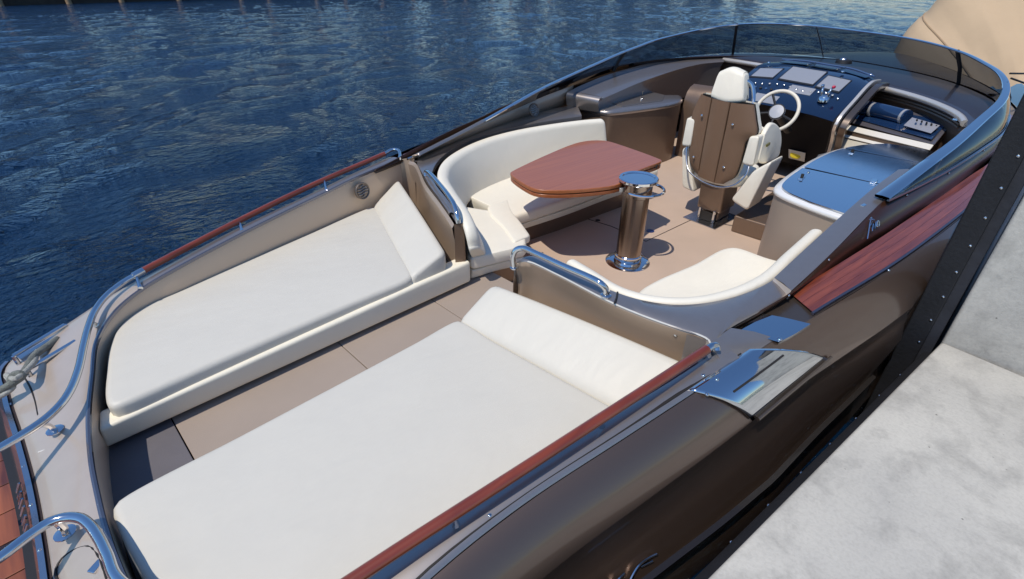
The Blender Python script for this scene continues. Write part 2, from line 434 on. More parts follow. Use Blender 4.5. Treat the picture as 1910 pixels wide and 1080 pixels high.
# ------------------------------------------------------------------ concrete dock (near slab, pillar, fender boards)
def concrete():
    m = bpy.data.materials.new('weathered_concrete'); m.use_nodes = True
    t = m.node_tree; b = t.nodes['Principled BSDF']; b.inputs['Roughness'].default_value = 0.85
    tc = t.nodes.new('ShaderNodeTexCoord')
    def noise(s, d, dist=0, ax=(1, 1, 1)):
        mp = t.nodes.new('ShaderNodeMapping'); mp.inputs['Scale'].default_value = ax; t.links.new(tc.outputs['Object'], mp.inputs[0])
        n = t.nodes.new('ShaderNodeTexNoise'); n.inputs['Scale'].default_value = s; n.inputs['Detail'].default_value = d; n.inputs['Distortion'].default_value = dist
        n.inputs['Roughness'].default_value = 0.62
        t.links.new(mp.outputs[0], n.inputs[0]); return n
    n1 = noise(1.1, 10, 0.15); n2 = noise(55, 6); n3 = noise(4.2, 12, 0.25)
    cr = t.nodes.new('ShaderNodeValToRGB'); e = cr.color_ramp.elements
    e[0].position = 0.28; e[0].color = (0.29, 0.282, 0.26, 1); e[1].position = 0.70; e[1].color = (0.52, 0.50, 0.445, 1)
    e2 = cr.color_ramp.elements.new(0.47); e2.color = (0.435, 0.42, 0.38, 1)
    t.links.new(n1.outputs[0], cr.inputs[0])
    cr2 = t.nodes.new('ShaderNodeValToRGB'); cr2.color_ramp.elements[0].position = 0.36; cr2.color_ramp.elements[0].color = (0.72, 0.72, 0.725, 1)
    cr2.color_ramp.elements[1].position = 0.52; cr2.color_ramp.elements[1].color = (1, 1, 1, 1)
    t.links.new(n3.outputs[0], cr2.inputs[0])
    mx = t.nodes.new('ShaderNodeMix'); mx.data_type = 'RGBA'; mx.blend_type = 'MULTIPLY'; mx.inputs['Factor'].default_value = 0.8
    t.links.new(cr.outputs[0], mx.inputs['A']); t.links.new(cr2.outputs[0], mx.inputs['B'])
    cr3 = t.nodes.new('ShaderNodeValToRGB'); cr3.color_ramp.elements[0].position = 0.30; cr3.color_ramp.elements[0].color = (0.8, 0.8, 0.8, 1)
    cr3.color_ramp.elements[1].position = 0.55; cr3.color_ramp.elements[1].color = (1.04, 1.04, 1.04, 1)
    t.links.new(n2.outputs[0], cr3.inputs[0])
    mx2 = t.nodes.new('ShaderNodeMix'); mx2.data_type = 'RGBA'; mx2.blend_type = 'MULTIPLY'; mx2.inputs['Factor'].default_value = 0.5
    t.links.new(mx.outputs['Result'], mx2.inputs['A']); t.links.new(cr3.outputs[0], mx2.inputs['B'])
    vo = t.nodes.new('ShaderNodeTexVoronoi'); vo.inputs['Scale'].default_value = 9.0; t.links.new(tc.outputs['Object'], vo.inputs[0])
    pit = t.nodes.new('ShaderNodeMapRange'); pit.inputs[1].default_value = 0.03; pit.inputs[2].default_value = 0.06; pit.inputs[3].default_value = 0.35; pit.inputs[4].default_value = 1.0
    t.links.new(vo.outputs['Distance'], pit.inputs[0])
    mx3 = t.nodes.new('ShaderNodeVectorMath'); mx3.operation = 'SCALE'; t.links.new(mx2.outputs['Result'], mx3.inputs[0]); t.links.new(pit.outputs[0], mx3.inputs['Scale'])
    t.links.new(mx3.outputs[0], b.inputs['Base Color'])
    bp = t.nodes.new('ShaderNodeBump'); bp.inputs['Strength'].default_value = 0.35; bp.inputs['Distance'].default_value = 0.006
    t.links.new(n2.outputs[0], bp.inputs['Height']); t.links.new(bp.outputs[0], b.inputs['Normal'])
    MATS['weathered_concrete'] = m; return m
conc = concrete()
DZ = 0.40
d0 = A(1318, 1080, DZ); d1 = A(1757, 637, DZ)
dd = (d1-d0).normalized(); dn = V(-dd.y, dd.x, 0)          # along the edge / towards the boat
dback = A(1910, 692, DZ)
da = d0-dd*5.0
o = prism('dock', [da, d1, d1-dn*6.0, da-dn*6.0], 0.42, conc, None, bevel=0.018, seg=3)
tag(o, 'weathered light grey concrete dock slab beside the boat', None, None, 'structure')
# pillar block at the end of the slab
wv = (dback-d1); wv.z = 0; wv.normalize(); pn = V(-wv.y, wv.x, 0)
if pn.x < 0: pn = -pn
pc = d1+pn*0.004
o = prism('concrete_pillar', [p+V(0, 0, 2.3) for p in (pc, pc+wv*2.2, pc+wv*2.2+pn*1.0, pc+pn*1.0)], 4.2, conc, None, bevel=0.02, seg=3)
tag(o, 'tall pale concrete pillar standing at the far end of the dock slab', 'pillar')
# vertical black fender on the pillar
fe = empty('dock_fender', (pc.x, pc.y+.02, WZ), 'black upright rubber fender bolted to the concrete pillar', 'fender')
fx = 4.05
box('fender_board', (fx+0.05, 0.068, 0.8), (0.10, 0.135, 3.6), rubber, fe, bevel=0.012)
box('backing_board', (fx+0.115, -0.022, 0.8), (0.14, 0.075, 3.6), mat('black_timber', (0.02, 0.022, 0.030), 0.65, var=.3, vscale=6, bump=.3, bscale=30), fe, bevel=0.006)
for k in range(13):
    screw((fx-0.002, 0.022+.006, 0.33+0.19*k), fe, 'bolt', (-1, 0, 0), 0.75, None)
# horizontal fender rails along the slab
def hfender(off, ztop, hgt, name, label):
    e0 = da+dn*off; e1 = d1+dn*off-dd*0.02
    root = empty(name, ((e0+e1)*.5).to_tuple()[:2]+(ztop-hgt,), label, 'fender', 'black fender rails along the dock edge')
    prof = [(-.05, 0), (-.05, -hgt), (.0, -hgt), (.05, -hgt*.8), (.06, -hgt*.5), (.05, -hgt*.2), (0, 0)]
    P = [e0+V(0, 0, ztop-DZ), e1+V(0, 0, ztop-DZ)]
    bar('fender_board', [P[0], P[1]], [(-a, b) for a, b in prof], rubber, root)
    L = (e1-e0).length; k = 0; s = 0.4
    while s < L:
        q = e0+dd*s; screw((q.x+dn.x*.062, q.y+dn.y*.062, ztop-hgt*.5), root, 'bolt', (dn.x, dn.y, 0), 0.8); s += 0.33
hfender(0.010, DZ-0.10, 0.14, 'fender_rail', 'upper black rubber fender rail along the face of the concrete dock slab')
hfender(0.045, DZ-0.32, 0.18, 'fender_rail', 'lower black rubber fender rail along the face of the concrete dock slab')

# ------------------------------------------------------------------ far bank across the canal
bankw = mat('dark_bulkhead_timber', (0.022, 0.018, 0.014), 0.8, var=.4, vscale=2, bump=.4, bscale=12)
pilew = mat('pale_piling_timber', (0.30, 0.20, 0.115), 0.8, var=.3, vscale=3, bump=.4, bscale=14)
BY = 84.0
verts = []
o = prism('far_quay', [(-120, BY, 0.9), (190, BY, 0.9), (190, BY+60, 1.0), (-120, BY+60, 1.0)], 2.2, bankw, None, bevel=0)
tag(o, 'dark timber quay wall on the far side of the canal', 'quay')
PILE = None
for k in range(16):
    x = 5.0+k*5.9+random.uniform(-1.2, 1.2)
    if PILE is None:
        PILE = lathe('quay_piling', [(0.20, -2.0), (0.19, 0.0), (0.175, 2.3), (0.13, 2.4)], (0, 0, 0), pilew, None, n=14)
        o = PILE; o.location = (x, BY-.35, 0)
    else:
        o = linked(PILE, 'quay_piling', (x, BY-.35, 0), None)
    o.rotation_euler = (random.uniform(-.02, .02), random.uniform(-.02, .02), random.uniform(0, 6)); o.scale = (1.5, 1.5, random.uniform(.7, 1.5))
    tag(o, 'tan timber piling along the far canal bank, seen as a reflection', 'piling', 'pilings along the far bank')
def foliage(name, blobs, m, n):
    vs = []; fs = []
    for (c, rx, rz) in blobs:
        for k in range(n):
            u = Vector((random.gauss(0, 1), random.gauss(0, 1), random.gauss(0, 1))).normalized()*(random.random()**.35)
            p = Vector(c)+Vector((u.x*rx, u.y*rx, u.z*rz)); s = random.uniform(.25, .6)
            a = Vector((random.gauss(0, 1), random.gauss(0, 1), random.gauss(0, 1))).normalized(); b = a.orthogonal().normalized()
            i = len(vs); vs += [p-a*s, p+b*s*.6, p+a*s, p-b*s*.6]; fs.append((i, i+1, i+2, i+3))
    return mobj(name, vs, fs, m, None, smooth=False)
leaf = mat('far_foliage', (0.013, 0.016, 0.007), 0.7, var=.4, vscale=.6)
bl = []
for k in range(64):
    x = -70+k*4.6+random.uniform(-1.5, 1.5)
    h = random.uniform(2.5, 4.5) if x < 14 else (random.uniform(7, 11) if x < 62 else random.uniform(4, 7))
    bl.append(((x, BY+random.uniform(8, 18), 1+h*.8), random.uniform(2.4, 4.2), h))
o = foliage('far_trees', bl, leaf, 600)  # out of view; made tall and long to block the horizon in reflections
tag(o, 'unseen far line of dark green trees behind the opposite quay', 'trees', None, 'stuff')

# ================================================================== MOTORBOAT
CY = 2.68
boat = empty('motorboat', (4.0, CY, WZ), 'long open bronze brown motorboat with white sun pads moored at the concrete dock', 'motorboat')
def mir(p): return Vector((p[0], 2*CY-p[1], p[2]))

# --- edge of the sun-pad well (inner) and sheer (outer), port -> stern -> starboard
inner = [V(2.88, 4.66, .855), V(2.32, 4.59, .81), V(1.94, 4.5, .78), V(1.54, 4.4, .755), V(1.07, 4.28, .72), V(.55, 4.16, .66), V(.26, 4.09, .61), V(.06, 3.96, .57), V(-.09, 3.74, .53), V(-.18, 3.41, .50),
         V(-.26, 3.06, .485), V(-.31, 2.7, .48), V(-.33, 2.4, .48), V(-.335, 2.2, .49), V(-.33, 1.97, .51), V(-.31, 1.75, .53), V(-.23, 1.44, .55), V(-.04, 1.22, .58), V(.26, 1.14, .62), V(.6, 1.09, .66),
         V(1.0, 1.02, .71), V(1.5, .92, .755), V(1.94, .83, .79), V(2.32, .76, .83)]
outer = [V(2.85, 4.86, .83), V(2.35, 4.76, .79), V(1.97, 4.66, .765), V(1.55, 4.56, .735), V(1.08, 4.45, .70), V(.5, 4.32, .63), V(.13, 4.26, .57), V(-.22, 4.22, .47), V(-.56, 4.17, .37), V(-.585, 3.8, .355),
         V(-.57, 3.37, .35), V(-.56, 2.9, .345), V(-.565, 2.5, .345), V(-.575, 2.2, .345), V(-.585, 1.9, .345), V(-.595, 1.6, .35), V(-.61, 1.05, .36), V(-.3, .98, .44), V(.13, .96, .555), V(.5, .96, .63),
         V(.95, .91, .685), V(1.5, .80, .74), V(1.94, .71, .785), V(2.32, .64, .82)]
I_ = spline(inner, 150); O_ = spline(outer, 150)
# re-pair by control index so the strip stays square to the edge
def paired(Ps, Qs, per=8):
    a = []; b = []
    n = len(Ps)
    def cr(P, i, t):
        p0 = P[max(i-1, 0)]; p1 = P[i]; p2 = P[i+1]; p3 = P[min(i+2, n-1)]
        return .5*((2*p1)+(p2-p0)*t+(2*p0-5*p1+4*p2-p3)*t*t+(3*p1-p0-3*p2+p3)*t**3)
    for i in range(n-1):
        for k in range(per): a.append(cr(Ps, i, k/per)); b.append(cr(Qs, i, k/per))
    a.append(Ps[-1].copy()); b.append(Qs[-1].copy()); return a, b
I_, O_ = paired(inner, outer)
rows = []
for f, dz in ((0, -.012), (.03, .0), (.12, .008), (.3, .012), (.5, .012), (.75, .008), (.93, .0), (1.0, -.012)):
    rows.append([a.lerp(b, f)+V(0, 0, dz) for a, b in zip(I_, O_)])
cutA = next(i for i in range(len(I_)) if I_[i].x < .30); cutB = next(i for i in range(len(I_)-1, -1, -1) if I_[i].x < .30)
deck = loft('stern_deck', [r[cutA:cutB+1] for r in rows], bronze_lt, boat)
loft('side_coaming', [r[:cutA+1] for r in rows], bronze_off, boat)
loft('side_coaming', [r[cutB:] for r in rows], bronze_off, boat)
# polished lip round the well
bar('well_lip', [p+V(0, 0, -.004) for p in I_], [(-.010, -.016), (.010, -.016), (.010, .006), (0, .010), (-.010, .006)], mat('lip_paint', (0.16, 0.16, 0.19), 0.22, 0.7, coat=.8), boat)
# well wall (lining) down to the pad level
low = [p+V(0, 0, 0) for p in I_]
nI = len(I_); wl = []
cen = V(1.0, 2.66, 0)
ins = offset2d([V(p.x, p.y, 0) for p in I_], 0)
def inward(i):
    t = I_[min(i+1, nI-1)]-I_[max(i-1, 0)]; t.z = 0; t.normalize(); nv = V(-t.y, t.x, 0)
    return nv if nv.dot(cen-V(I_[i].x, I_[i].y, 0)) > 0 else -nv
w0 = [I_[i]+V(0, 0, -.014) for i in range(nI)]
w1 = [I_[i]+inward(i)*.012+V(0, 0, -.05) for i in range(nI)]
w2 = [V(I_[i].x, I_[i].y, .30)+inward(i)*.006 for i in range(nI)]
w3 = [V(I_[i].x, I_[i].y, .10)-inward(i)*.02 for i in range(nI)]
liner = mat('tan_well_lining', (0.60, 0.45, 0.32), 0.42, 0.08, coat=.25, coatr=.1)
loft('well_wall', [w0, w1, w2, w3], liner, boat)

# --- hull sides from the sheer down
sheerS = [V(-.61, 1.05, .35), V(-.3, .98, .43), V(.13, .955, .545), V(.5, .955, .62), V(.95, .905, .675), V(1.5, .795, .73), V(1.94, .705, .775), V(2.32, .64, .80), V(2.6, .59, .81), V(2.97, .52, .815), V(3.79, .35, .87),
          V(5.02, .16, .95), V(6.5, .05, 1.02), V(8.0, .10, 1.08), V(9.5, .42, 1.12), V(11.0, 1.05, 1.15), V(12.3, 1.85, 1.17), V(13.2, CY, 1.18)]
SH = spline(sheerS, 150)
def hullrow(dy, dz, f=1.0):
    out = []
    for p in SH:
        k = min(1.0, max(0.0, (13.2-p.x)/3.5))
        out.append(V(p.x, p.y-min(dy, .165 if p.x > 4 else 9)*k, p.z+dz))
    return out
def hullrow2(y0, zabs, blend):
    """lower rows: tumble in towards the keel, absolute z"""
    out = []
    for p in SH:
        k = min(1.0, max(0.0, (13.2-p.x)/3.5)); y0_ = y0 if y0 < 0 else y0*(1.0 if p.x < 2.4 else max(.5, 1-(p.x-2.4)*.31)); out.append(V(p.x-(.2 if p.x > 11 else 0)*blend, min(CY-.02, p.y-y0_*k+(1-k)*.25*blend), zabs))
    return out
def hullrows(): return [hullrow(0, 0), hullrow(.035, -.018), hullrow(.085, -.06), hullrow(.13, -.12), hullrow(.165, -.19), hullrow(.182, -.235), hullrow(.184, -.243), hullrow(.172, -.258), hullrow(.182, -.36), hullrow(.21, -.5, 1),
      hullrow2(.30, .1, .3), hullrow2(.33, -.25, .6), hullrow2(.28, -.62, 1.0), hullrow2(-.5, -1.1, 1.2)]
hr = hullrows()
loft('hull_side', hr, hullp, boat, angle=70)
SHs = SH
SH = spline([V(-.56, 4.17, .36), V(-.22, 4.22, .46), V(.13, 4.26, .56), V(.5, 4.32, .62), V(1.08, 4.45, .69), V(1.55, 4.56, .725), V(1.97, 4.66, .755), V(2.35, 4.76, .78), V(2.85, 4.87, .82), V(3.79, 5.02, .87)]+[mir(p) for p in sheerS[11:]], 150)
SH = [mir(p) for p in SH]
hrp = hullrows()
SH = SHs
loft('hull_side', [[mir(p) for p in r] for r in hrp], hullp, boat, angle=70)
# knuckle strake along the side
knk2 = [V(p.x, p.y-.30*(1.0 if p.x < 2.4 else max(.5, 1-(p.x-2.4)*.31)), .06) for p in SH if -.4 < p.x < 3.9]
bar('rub_rail', knk2, [(-.02, -.03), (.03, -.02), (.03, .02), (-.02, .03)], mat('dark_rub_rail', (.02, .016, .014), .35, .3, coat=.5), boat)
# transom under the stern deck
tr0 = [p for p in O_ if p.x < -.50]
tr0 = sorted(tr0, key=lambda p: -p.y)
tb = [[p+V(0, 0, -.008) for p in tr0], [p+V(-.02, 0, -.03) for p in tr0], [p+V(-.075, 0, -.10) for p in tr0], [p+V(-.11, 0, -.20) for p in tr0], [p+V(-.12, 0, -.32) for p in tr0], [V(p.x-.05, p.y, -1.0) for p in tr0]]
loft('transom', tb, mat('transom_paint', (.13, .095, .09), .3, .65, coat=.8), boat)
bar('transom_trim', [p+V(-.028, 0, -.022) for p in tr0], [(-.012, -.012), (.012, -.012), (.012, .012), (-.012, .012)], steelb, boat)
for y in (3.72, 3.4, 3.08, 2.76, 2.44, 2.12, 1.8):
    screw((-.597, y, .334), boat, 'screw', (-.5, 0, 1), .8)
bar('transom_seal', [p+V(-.13, 0, -.245) for p in tr0], [(-.03, -.03), (.02, -.03), (.02, .03), (-.03, .03)], blackm, boat)
# chrome lettering pieces on the transom band (only their tops read in the photo)
for k, y in enumerate((3.06, 2.99, 2.93, 2.87, 2.80, 2.73)):
    b0 = V(-.655, y, .245)
    tube('letter', [b0+V(.02, -.022, .03), b0+V(-.012, -.012, -.025), b0+V(.012, .0, .016), b0+V(-.012, .012, -.025), b0+V(.02, .022, .03)][:3+(k % 3)], .0065, steel, boat, n=6)
# swim platform: planks
for k in range(15):
    y = 4.35-k*0.235
    if y < 1.0: break
    prism('platform_plank', [(-.72, y, .03), (-.72, y-.229, .03), (-2.0, y-.229, .03), (-2.0, y, .03)], .05, platwd, boat, bevel=.004)
prism('platform_base', [(-.66, 4.25, -.026), (-.66, 1.1, -.026), (-2.0, 1.1, -.026), (-2.0, 4.25, -.026)], .12, bronze, boat)

# --- hatch lids set in the stern deck
def hatch(pts, name='deck_hatch'):
    P = spline(pts, 60, True)
    o = tube(name+'_seam', P, .005, gasket, None, n=6, closed=True); return o
hp = LA((97, 1078, .43), (92, 1050, .42), (104, 1032, .43), (130, 1016, .455), (160, 1012, .478), (178, 1028, .488), (198, 1078, .50), (215, 1140, .50), (150, 1180, .46), (100, 1140, .41))
def on_deck(p, up=.006):
    # put a point on the stern deck strip by looking for the nearest strip cell
    best = None
    for i in range(len(I_)):
        a, b = I_[i], O_[i]; ab = V(b.x-a.x, b.y-a.y, 0); ap = V(p.x-a.x, p.y-a.y, 0)
        f = min(1, max(0, ap.dot(ab)/ab.length_squared)); q = a.lerp(b, f); d = (V(q.x, q.y, 0)-V(p.x, p.y, 0)).length
        if best is None or d < best[0]: best = (d, q.z+.010)
    return V(p.x, p.y, best[1]+up-.006)
hatch_s = tube('hatch_seam', [on_deck(q, .002) for q in spline(hp, 60, True)], .006, gasket, boat, n=6, closed=True)
hp2 = [on_deck(A(x, y, z), .002) for x, y, z in ((44, 700, .4), (58, 725, .4), (66, 748, .4), (71, 774, .4))]
tube('hatch_seam', hp2, .006, gasket, boat, n=6, samples=14)
tube('hatch_seam', [on_deck(A(x, y, z), .001) for x, y, z in ((75, 848, .36), (95, 835, .40), (120, 818, .44))], .004, dwht, boat, n=6, samples=10)

# --- steel and mahogany grab rails
railP = LA((-60, 868, .58), (0, 835, .59), (75, 789, .59), (110, 758, .59), (130, 730, .59), (146, 690, .59), (156, 645, .595), (165, 610, .605), (178, 578, .615), (198, 552, .63), (228, 528, .65), (265, 506, .675))
railP2 = LA((265, 506, .675), (360, 456, .715), (447, 411, .75), (530, 370, .785), (605, 335, .82), (680, 303, .855), (717, 287, .875))
rp_aft = railP[0]; rdir = (railP[0]-railP[1]).normalized()
railP = [V(rp_aft.x-.34, rp_aft.y-.02, .03), V(rp_aft.x-.33, rp_aft.y-.02, .30), V(rp_aft.x-.22, rp_aft.y-.015, .52)]+railP
tube('grab_rail', railP, .021, steel, boat, samples=90)
tube('mahogany_rail', railP2, .025, railwd, boat, samples=40)
tube('rail_end', [railP2[-1]]+LA((732, 279, .885), (742, 280, .885), (746, 288, .87), (745, 296, .86)), .018, steel, boat, samples=16)
tube('rail_cap', [railP2[0]-(railP2[1]-railP2[0]).normalized()*.07, railP2[0]+(railP2[1]-railP2[0]).normalized()*.01], .026, steel, boat)
def post(top, bot, name='rail_post', r=.012):
    tube(name, [top, top.lerp(bot, .6), bot], r, steel, boat, n=8, radii=[r*.8, r, r*1.5])
for (a, b) in (((605, 338, .815), (609, 357, .775)), ((446, 413, .745), (452, 432, .715)), ((254, 514, .665), (262, 538, .62)), ((168, 598, .605), (180, 607, .555))):
    post(A(*a), A(*b))
for (a, b) in (((75, 790, .585), (103, 803, .455)),):
    tube('rail_post', LA(a, (88, 793, .52), b), .016, steel, boat, n=8)
    lathe('rail_foot', [(.04, 0), (.04, .006), (.02, .012)], A(103, 803, .45), steel, boat, n=16)
railS = LA((-60, 1078, .58), (0, 1040, .59), (55, 998, .59), (92, 974, .59), (120, 965, .59), (148, 966, .59), (168, 980, .59), (184, 1003, .59), (200, 1035, .595), (222, 1082, .61))
_r0, _r1 = A(660, 1080, .745), A(760, 1014, .76); RS0 = _r0-(_r1-_r0)*.9
rs_end = [V(-.17, 1.42, .63), V(-.03, 1.22, .66), RS0]
rs_aft = railS[0]
railS = [V(rs_aft.x-.34, rs_aft.y-.0, .03), V(rs_aft.x-.33, rs_aft.y-.0, .30), V(rs_aft.x-.22, rs_aft.y, .52)]+railS
tube('grab_rail', railS+rs_end, .021, steel, boat, samples=100)
railS2 = [RS0]+LA((660, 1080, .745), (760, 1014, .76), (870, 943, .785), (1000, 859, .82), (1140, 768, .855), (1240, 703, .875), (1318, 652, .89))
tube('mahogany_rail', railS2, .026, railwd, boat, samples=50)
tube('rail_end', [railS2[-1]]+LA((1330, 645, .893), (1336, 645, .885), (1337, 654, .865)), .020, steel, boat, samples=14)
tube('rail_post', LA((104, 972, .58), (118, 985, .52), (122, 995, .46)), .016, steel, boat, n=8)
lathe('rail_foot', [(.042, 0), (.042, .006), (.02, .012)], A(122, 995, .45), steel, boat, n=16)
tube('rail_post', [A(1318, 653, .885), A(1322, 664, .84)], .014, steel, boat, n=8)
for px, py in ((1120, 795), (848, 978)):
    post(A(px, py-12, .84 if px > 1000 else .77), A(px+2, py, .76 if px > 1000 else .70))
box('latch', on_deck(A(176, 1052, .49), .01), (.055, .035, .012), steelm, boat, rot=.6, bevel=.004)
# dark drain groove and paint ledge outside the starboard rail
gv = [p+V(0, -.008, .004) for p in SH if .0 < p.x < 2.42]
bar('drain_groove', [p+V(0, .05, .012) for p in gv], [(-.016, -.01), (.016, -.01), (.016, .004), (-.016, .004)], gasket, boat)
screw(gv[-4]+V(0, .05, .018), boat, 'screw', (0, 0, 1), 1.0)
screw(gv[len(gv)//3]+V(0, .05, .018), boat, 'screw', (0, 0, 1), .8)

# ------------------------------------------------------------------ floors
prism('cockpit_floor', [(2.45, .75, 0), (9.2, .75, 0), (9.2, 4.75, 0), (2.45, 4.75, 0)], .05, tan, boat)
wk = [(-.30, .045)]
def slab(name, x0, x1, m): return prism(name, [(x0, 2.05, .18), (x1, 2.05, .18), (x1, 3.35, .18), (x0, 3.35, .18)], .05, m, boat, bevel=.004)
slab('walkway_panel', -.34, .065, dark_panel); slab('walkway_panel', .072, 1.19, walk); slab('walkway_panel', 1.196, 2.05, walk); slab('walkway_panel', 2.056, 2.74, walk)
prism('walkway_step', [(2.70, 2.0, .13), (2.735, 2.0, .13), (2.735, 3.4, .13), (2.70, 3.4, .13)], .13, tan, boat)
# floor hatch seams and drain in the cockpit sole
tube('floor_seam', LA((1085, 405, .002), (1140, 422, .002), (1205, 450, .002), (1266, 421, .002)), .004, gasket, boat, n=6)
tube('floor_seam', LA((1266, 421, .002), (1300, 405, .002)), .004, gasket, boat, n=6)
lathe('deck_drain', [(.045, 0), (.045, .004), (.02, .005)], A(1213, 431, .001), mat('blue_fitting', (.02, .03, .12), .3), boat, n=18)
lathe('deck_drain', [(.03, 0), (.03, .004), (.02, .005)], A(1115, 411, .001), gasket, boat, n=14)

# ------------------------------------------------------------------ sun pads
def flat(pts, z): return [A(a, b, z) for a, b in pts]
PZ = .48
padP = empty('sun_pad', (1.0, 3.8, .18), 'long white sun pad on the port side, beside the water', 'sun pad', 'stern sun pads')
pp = [V(-.17, 3.10, 0), V(-.165, 3.2, 0), V(-.12, 3.42, 0), V(-.045, 3.72, 0), V(.06, 3.95, 0), V(.24, 4.09, 0), V(.51, 4.15, 0), V(1.02, 4.27, 0), V(1.64, 4.40, 0), V(2.36, 4.555, 0), V(2.42, 4.54, 0)]
hin = V(1.90, 3.07, 0); hout = V(2.44, 4.50, 0)
outl = pp+[hout, hout.lerp(hin, .33), hout.lerp(hin, .66), V(1.91, 3.10, 0), V(1.88, 3.065, 0), V(1.4, 3.06, 0), V(.9, 3.06, 0), V(.3, 3.055, 0), V(-.10, 3.05, 0), V(-.155, 3.065, 0)]
cushion('mattress', outl, PZ, .33, .04, vin, padP, n=150, crown=.012)
# wedge pillow at the forward end
def wedge(name, hi, ho, fi, fo, zf, zh, zb, m, parent, n=26):
    bl = [V(hi.x, hi.y, zb), V(ho.x, ho.y, zb)]; br = [V(fi.x, fi.y, zb), V(fo.x, fo.y, zb)]
    tr = [V(fi.x, fi.y, zf[0]), V(fo.x, fo.y, zf[1])]; tl = [V(hi.x, hi.y, zh), V(ho.x, ho.y, zh)]
    def mid(a, b, bow):
        q = a.lerp(b, .5); q.z += bow; return [a, a.lerp(b, .25)+V(0, 0, bow*.75), q, a.lerp(b, .75)+V(0, 0, bow*.75), b]
    return bolster(name, mid(*bl, 0), mid(*br, 0), mid(*tr, .012), mid(*tl, .004), .075, m, parent, n=n, capr=.055)
wedge('headrest', V(1.855, 3.06, 0), V(2.42, 4.56, 0), V(2.225, 3.045, 0), V(2.80, 4.58, 0), (.605, .69), .478, .335, vin, padP)
bolster('side_panel', [V(-.27, 3.07, .212), V(1.0, 3.045, .212), V(2.45, 3.02, .212)], [V(-.23, 3.24, .212), V(1.0, 3.22, .212), V(2.45, 3.22, .212)],
        [V(-.22, 3.20, .39), V(1.0, 3.16, .405), V(2.45, 3.15, .425)], [V(-.25, 3.025, .385), V(1.0, 3.022, .40), V(2.45, 3.015, .422)], .03, vinside, padP, n=60, capr=.02)
# pad platform below the mattress
prism('pad_base', [(-.14, 3.2, .345), (2.5, 3.2, .345), (2.6, 4.5, .345), (1.0, 4.24, .345), (.3, 4.05, .345), (.0, 3.8, .345)], .16, gasket, padP)

padS = empty('sun_pad', (1.0, 1.6, .18), 'long white sun pad on the starboard side, nearest the concrete dock', 'sun pad', 'stern sun pads')
outs = [V(-.27, 2.345, 0), V(.3, 2.352, 0), V(.9, 2.355, 0), V(1.4, 2.36, 0), V(1.76, 2.365, 0), V(1.79, 2.33, 0), V(1.80, 2.0, 0), V(1.83, 1.6, 0), V(1.86, 1.2, 0), V(1.87, .98, 0), V(1.84, .93, 0),
        V(1.4, .97, 0), V(1.0, 1.06, 0), V(.6, 1.12, 0), V(.26, 1.17, 0), V(.0, 1.26, 0), V(-.17, 1.46, 0), V(-.265, 1.75, 0), V(-.295, 2.0, 0), V(-.303, 2.2, 0), V(-.30, 2.31, 0)]
cushion('mattress', outs, PZ, .24, .045, vin, padS, n=150, crown=.012)
wedge('headrest', V(1.76, 2.36, 0), V(1.87, .93, 0), V(2.085, 2.31, 0), V(2.25, .88, 0), (.685, .71), .475, .30, vin, padS)
prism('pad_base', [(-.2, 2.28, .25), (1.9, 2.30, .25), (1.95, .95, .25), (.6, 1.16, .25), (.1, 1.32, .25), (-.15, 1.75, .25)], .07, gasket, padS)

# ------------------------------------------------------------------ bulkheads behind the pads
# starboard: curved bronze face under the rail
topS = LA((958, 497, .78), (966, 489, .84), (985, 488, .85), (1040, 512, .85), (1145, 566, .855), (1230, 600, .86), (1300, 623, .865), (1322, 634, .865), (1328, 648, .86))
TS = spline(topS, 60)
bx = []
for dzr, dx in ((0, 0), (-.012, -.006), (-.05, .006), (-.12, .03), (-.22, .045), (-.34, .03), (-.66, -.01)):
    bx.append([p+V(dx*(1 if p.y < 2.2 else 1), 0, dzr) for p in TS])
loft('bulkhead', bx, bronze_sun, boat)
tube('bulkhead_trim', [p+V(-.004, 0, .002) for p in TS[6:]], .006, mat('pale_trim', (.75, .70, .6), .3, .3), boat, n=6)
endS = [TS[0], TS[0]+V(.20, .02, .0)]
loft('bulkhead', [[TS[2]+V(0, 0, -.0), TS[2]+V(.12, .0, 0), TS[2]+V(.26, -.02, 0)], [TS[0]+V(-.0, .0, -.15), TS[0]+V(.12, .02, -.15), TS[0]+V(.28, .0, -.15)], [TS[0]+V(.02, .03, -.62), TS[0]+V(.14, .03, -.62), TS[0]+V(.3, .02, -.62)]], bronze_in, boat, solid=.01)
screw(A(1258, 626, .80)+V(.012, 0, 0), boat, 'stud', (-1, 0, .1), 1.3)
# coaming plate round the starboard bench
inC = LA((966, 487, .85), (995, 478, .855), (1060, 505, .86), (1150, 545, .865), (1220, 563, .87), (1290, 566, .875), (1370, 552, .88), (1440, 522, .885), (1480, 487, .89), (1530, 440, .90), (1560, 410, .905))
ouC = LA((964, 490, .85), (985, 488, .853), (1040, 512, .855), (1145, 566, .86), (1230, 600, .866), (1300, 623, .872), (1335, 633, .868), (1362, 611, .862), (1432, 572, .866), (1482, 538, .87), (1530, 494, .87))
a, b = paired(inC, ouC, 6)
loft('coaming', [[p+V(0, 0, -.05) for p in a], [p+V(0, 0, -.006) for p in a], [p.lerp(q, .06)+V(0, 0, .003) for p, q in zip(a, b)], [p.lerp(q, .5)+V(0, 0, .008) for p, q in zip(a, b)], [p.lerp(q, .95)+V(0, 0, .003) for p, q in zip(a, b)], [q+V(0, 0, -.004) for q in b]], bronze_off, boat)
tube('coaming_seam', LA((1152, 545, .875), (1150, 556, .876), (1146, 566, .874)), .006, gasket, boat, n=6)
